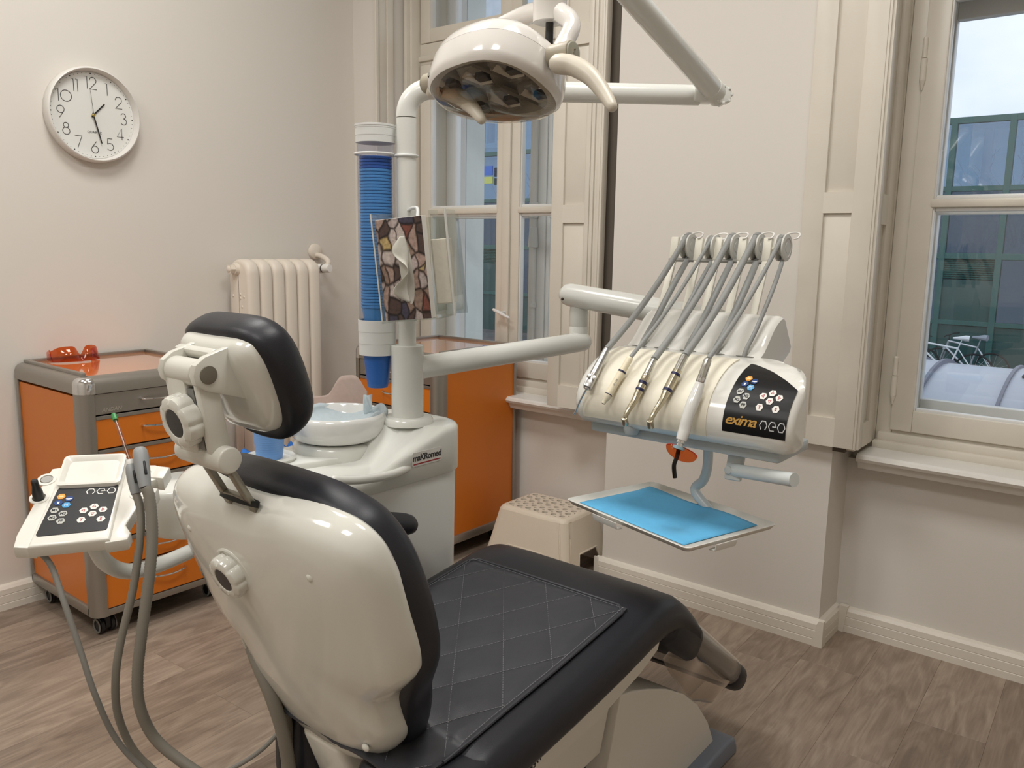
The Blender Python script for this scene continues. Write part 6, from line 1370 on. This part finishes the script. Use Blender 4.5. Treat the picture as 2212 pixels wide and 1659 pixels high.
# upturned rear corner of the seat, beside the hinge
# leg part: black cushion, then clear film covered end with a black tip
LW = .245
P0, P1 = Vector((0, 1.575, .500)), Vector((0, 1.965, .205)); ld = (P1-P0).normalized(); ln = Vector((0, -ld.z, ld.y))
def leg(a, b, th, w, nm, m, r0=.0, ends=True):
    R_ = []; L_ = (P1-P0).length
    for s, k in ((a, .86), (a+.006, .96), (a+.016, 1.0), ((a+b)/2, 1.0), (b-.016, 1.0), (b-.006, .95), (b, .84)):
        c = P0+ld*s-ln*th/2; hw, ht = w*(1-(1-k)*.3), th/2*k
        R_.append([Vector((SXC+x, c.y, c.z))+ln*zz for x, zz in rrect(2*hw, 2*ht, min(.030, ht*.95), 5)])
    return MB().rings(R_).build(nm, m, dc, ang=60)
leg(-.03, .135, .088, LW+.012, 'leg_cushion', lea)
leg(.12, .478, .062, LW, 'foot_cushion', mat('foot_cushion_grey', (112, 111, 110), .3, coat=.6), )
leg(.425, .503, .070, LW+.004, 'foot_end', lea)
film = glassmat('clear_film', (236, 234, 230), 1.2, 1.5, .12)
R_ = []
for s in [.10+.325*k/10 for k in range(11)]:
    c = P0+ld*s-ln*.031; q = []
    for x, zz in rrect(2*LW+.012, .072, .030, 5): q.append(Vector((SXC+x, c.y, c.z))+ln*zz)
    R_.append(q)
MB().rings(R_, cap0=False, cap1=False).build('film_cover', film, dc, ang=60)
def hang(u, v):
    s = .05+.36*u; c = P0+ld*s-ln*.064; dpt = (.035+.055*math.sin(PI*u)**.7)*v
    return Vector((SXC+LW-.006-.03*v+.006*math.sin(9*u), c.y-.02*v, c.z-dpt+.004*math.sin(14*u+4*v)))
g = MB(); g.sheet(hang, 24, 8, .0005); g.build('hanging_film', glassmat('loose_film', (226, 222, 216), 1.6, 1.6, .2), dc, ang=180)
# two rear bolsters of the seat, either side of the back hinge
def bolster(x0, x1, y0, y1, z0, z1, nm):
    R_ = []; 
    for x, k in ((x0, .50), (x0+.006, .78), (x0+.018, .95), (x0+.034, 1), (x1-.034, 1), (x1-.018, .95), (x1-.006, .78), (x1, .50)):
        cy, cz = (y0+y1)/2, (z0+z1)/2; R_.append([(x, cy+yy*(.3+.7*k), cz+zz*k) for yy, zz in rrect(y1-y0, z1-z0, .045, 6)])
    MB().rings(R_).build(nm, lea, dc, ang=60)
bolster(-1.216, -1.106, .815, .96, .285, .474, 'rear_bolster')
bolster(-.945, -.756, .770, .99, .392, .481, 'rear_bolster')
# quilted pad on the seat
PXA, PXB, PYA, PYB = -1.232, -.812, .780, 1.395
import functools
def quil(u, v):
    x = PXA+(PXB-PXA)*u; y0_ = PYA+.088*min(1, max(0, (-1.13-x)/.09)); y = y0_+(PYB-y0_)*v
    a, b = (x+1.125+.82*(y-1.38))/.117, (x+1.058-.62*(y-1.177))/.112
    da, db = abs(a-round(a)), abs(b-round(b)); puff = (min(1, da/.30)*min(1, db/.30))**.45
    e = min((x-PXA), (PXB-x), (PYB-y)); puff *= min(1, max(0, (e-.006)/.02))
    return Vector((x, y, zs(max(y, .90))+.018*max(0, (.92-y)/.14)**2*max(0, (-1.10-x)/.13)+.0045+.0050*puff+(.0015 if e < .006 else 0)-.0015*abs((x-SXC)/.21)**4))
g = MB(); g.sheet(quil, 88, 132, .004); qp = g.build('quilted_pad', quilt, dc, ang=80)
# stitching: rows of short stitches along the seams
st_ = MB(); thr = mat('grey_thread', (128, 128, 132), .7); s = .112
def stitch(p, q): 
    a = (q-p).normalized()*.0022; m_ = (p+q)/2; st_.box((0, 0, 0), (.0048, .0009, .0007), frame(m_+Vector((0, 0, .0008)), a, Vector((0, 0, 1)).cross(a)))
for fam in (0, 1):
    for k in range(-9, 14):
        for i in range(110):
            y = PYB-.0056*i; x = -1.125+.117*k-.82*(y-1.38) if fam == 0 else -1.058+.112*k+.62*(y-1.177)
            if PXA+.008 < x < PXB-.008 and .80 < y and (y > .95 or x > -1.1) and y < PYB-.008:
                sg = -.82 if fam == 0 else .62; u0 = Vector((x, y, zs(max(y, .90))+.0048)); d2 = Vector((sg, 1, (zs(y+.01)-zs(y))/.01)).normalized(); stitch(u0-d2*.001, u0+d2*.001)
for y in [PYA+.12+.0065*i for i in range(100)]:
    if y < PYB-.006:
        for x in (PXA+.007, PXB-.007): stitch(Vector((x, y, zs(y)+.0062)), Vector((x, y+.003, zs(y+.003)+.0062)))
for x in [PXA+.008+.0065*i for i in range(63)]: stitch(Vector((x, PYB-.007, zs(PYB-.007)+.0062)), Vector((x+.003, PYB-.007, zs(PYB-.007)+.0062)))
so_ = st_.build('stitching', thr, qp, smooth=False); so_['kind'] = 'stuff'
g = MB(); e_ = [(PXA, PYA), (PXA, PYB-.02), (PXA+.02, PYB), (PXB-.02, PYB), (PXB, PYB-.02), (PXB, PYA)]; pth = []
for (xa, ya), (xb, yb) in zip(e_, e_[1:]):
    for k in range(8): t = k/8; pth.append(quil((xa+(xb-xa)*t-PXA)/(PXB-PXA), (ya+(yb-ya)*t-PYA)/(PYB-PYA)))
g.tube(pth, .0032, 8); g.build('pad_piping', quilt, qp)
# rear bolster of the seat with folded pad end, hinge link
g = MB(); M1 = MBk @ Matrix.Translation((-.006, -.085, -.012)); g.box((0, 0, 0), (.105, .17, .046), M1, .014, 3); g.box((.0, -.10, -.004), (.120, .09, .06), M1, .012, 3); g.build('hinge_link', shl, dc)
# left armrest
g = MB(); arm_t = [Vector((-1.290, .90, .690)), Vector((-1.290, 1.00, .690)), Vector((-1.286, 1.15, .684)), Vector((-1.284, 1.225, .668))]
g.tube(arm_t, [.020, .031, .034, .031], 20, 5, sq=.78, round_end=True); g.build('armrest_pad', lea, dc)
g = MB(); g.box((-1.305, 1.06, .655), (.036, .26, .020), I4, .006); g.box((-1.308, 1.0, .56), (.024, .07, .20), I4, .008); g.tube([(-1.308, 1.0, .48), (-1.295, 1.0, .44), (-1.2, 1.0, .40)], .016, 12, 4); g.build('armrest_support', shl, dc)
# seat shell, lift arm, base
wht = mat('chair_base_white', (218, 214, 204), .3, coat=.1); gy = mat('base_grey', (176, 174, 166), .4); bgy = mat('base_blue_grey', (120, 128, 142), .4)
R_ = []
for y, zt, zb in ((.86, .405, .36), (.89, .42, .33), (1.0, .425, .315), (1.25, .445, .335), (1.40, .468, .375), (1.47, .474, .42)):
    w = .246; R_.append([(SXC-w, y, zt), (SXC-w+.004, y, (zt+zb)/2), (SXC-w+.05, y, zb), (SXC+w-.05, y, zb), (SXC+w-.004, y, (zt+zb)/2), (SXC+w, y, zt)])
ss = MB().rings(R_).build('seat_shell', wht, dc, ang=30)
SX = SXC+.2465
for (px, py, tx, m) in ((1190, 1607, 'T', inkr), (1166, 1628, 'S', inkr), (1160, 1641, 'M4', inkk), (1148, 1656, 'M3', inkk)):
    p = onx(px, py, SX); lettering(tx, .016, frame((SX+.0006, p.y, p.z), (0, 1, .1), (-.2, -.1, 1)), m, ss, 'key_letter', bold=.0003)
def sideprism(poly, x0, x1, m, nm, bev=.006): return MB().prism(poly, x0, x1, Matrix(((0, 0, 1, 0), (1, 0, 0, 0), (0, 1, 0, 0), (0, 0, 0, 1))), bev, 3).build(nm, m, dc, ang=40)
BXR = -.80
pb_ = [onx(x, y, BXR) for x, y in ((1342, 1502), (1365, 1493), (1400, 1488), (1440, 1488), (1478, 1499), (1508, 1522), (1530, 1560), (1543, 1605))]
poly = [(p.y, p.z) for p in pb_]; poly = [(poly[0][0]-.10, .03)]+poly+[(poly[-1][0]+.05, .03)]
sideprism(poly, -1.24, BXR, wht, 'base_column', .004)
sideprism([(1.10, .03), (1.10, .20), (poly[1][0]-.03, poly[1][1]-.035), (poly[1][0]-.004, poly[1][1]-.010), (poly[1][0]+.04, .03)], -1.20, BXR-.05, mat('base_gap', (36, 35, 34), .7), 'base_gap_fill', .002)  # near-black fill, shade of the gap between lift arm and base as colour
sideprism([(.86, .30), (.90, .235), (poly[1][0]-.05, poly[1][1]-.11), (poly[1][0]-.018, poly[1][1]-.012), (poly[1][0]-.05, .425), (1.10, .40)], -1.17, BXR-.012, wht, 'lift_arm', .008)
sideprism([(1.02, 0), (1.02, .032), (1.86, .055), (1.885, .048), (1.90, .02), (1.90, 0)], -1.27, BXR+.035, bgy, 'base_plate', .008)
sideprism([(.70, 0), (.70, .03), (1.03, .034), (1.03, 0)], -1.20, -.86, bgy, 'rear_plate', .006)
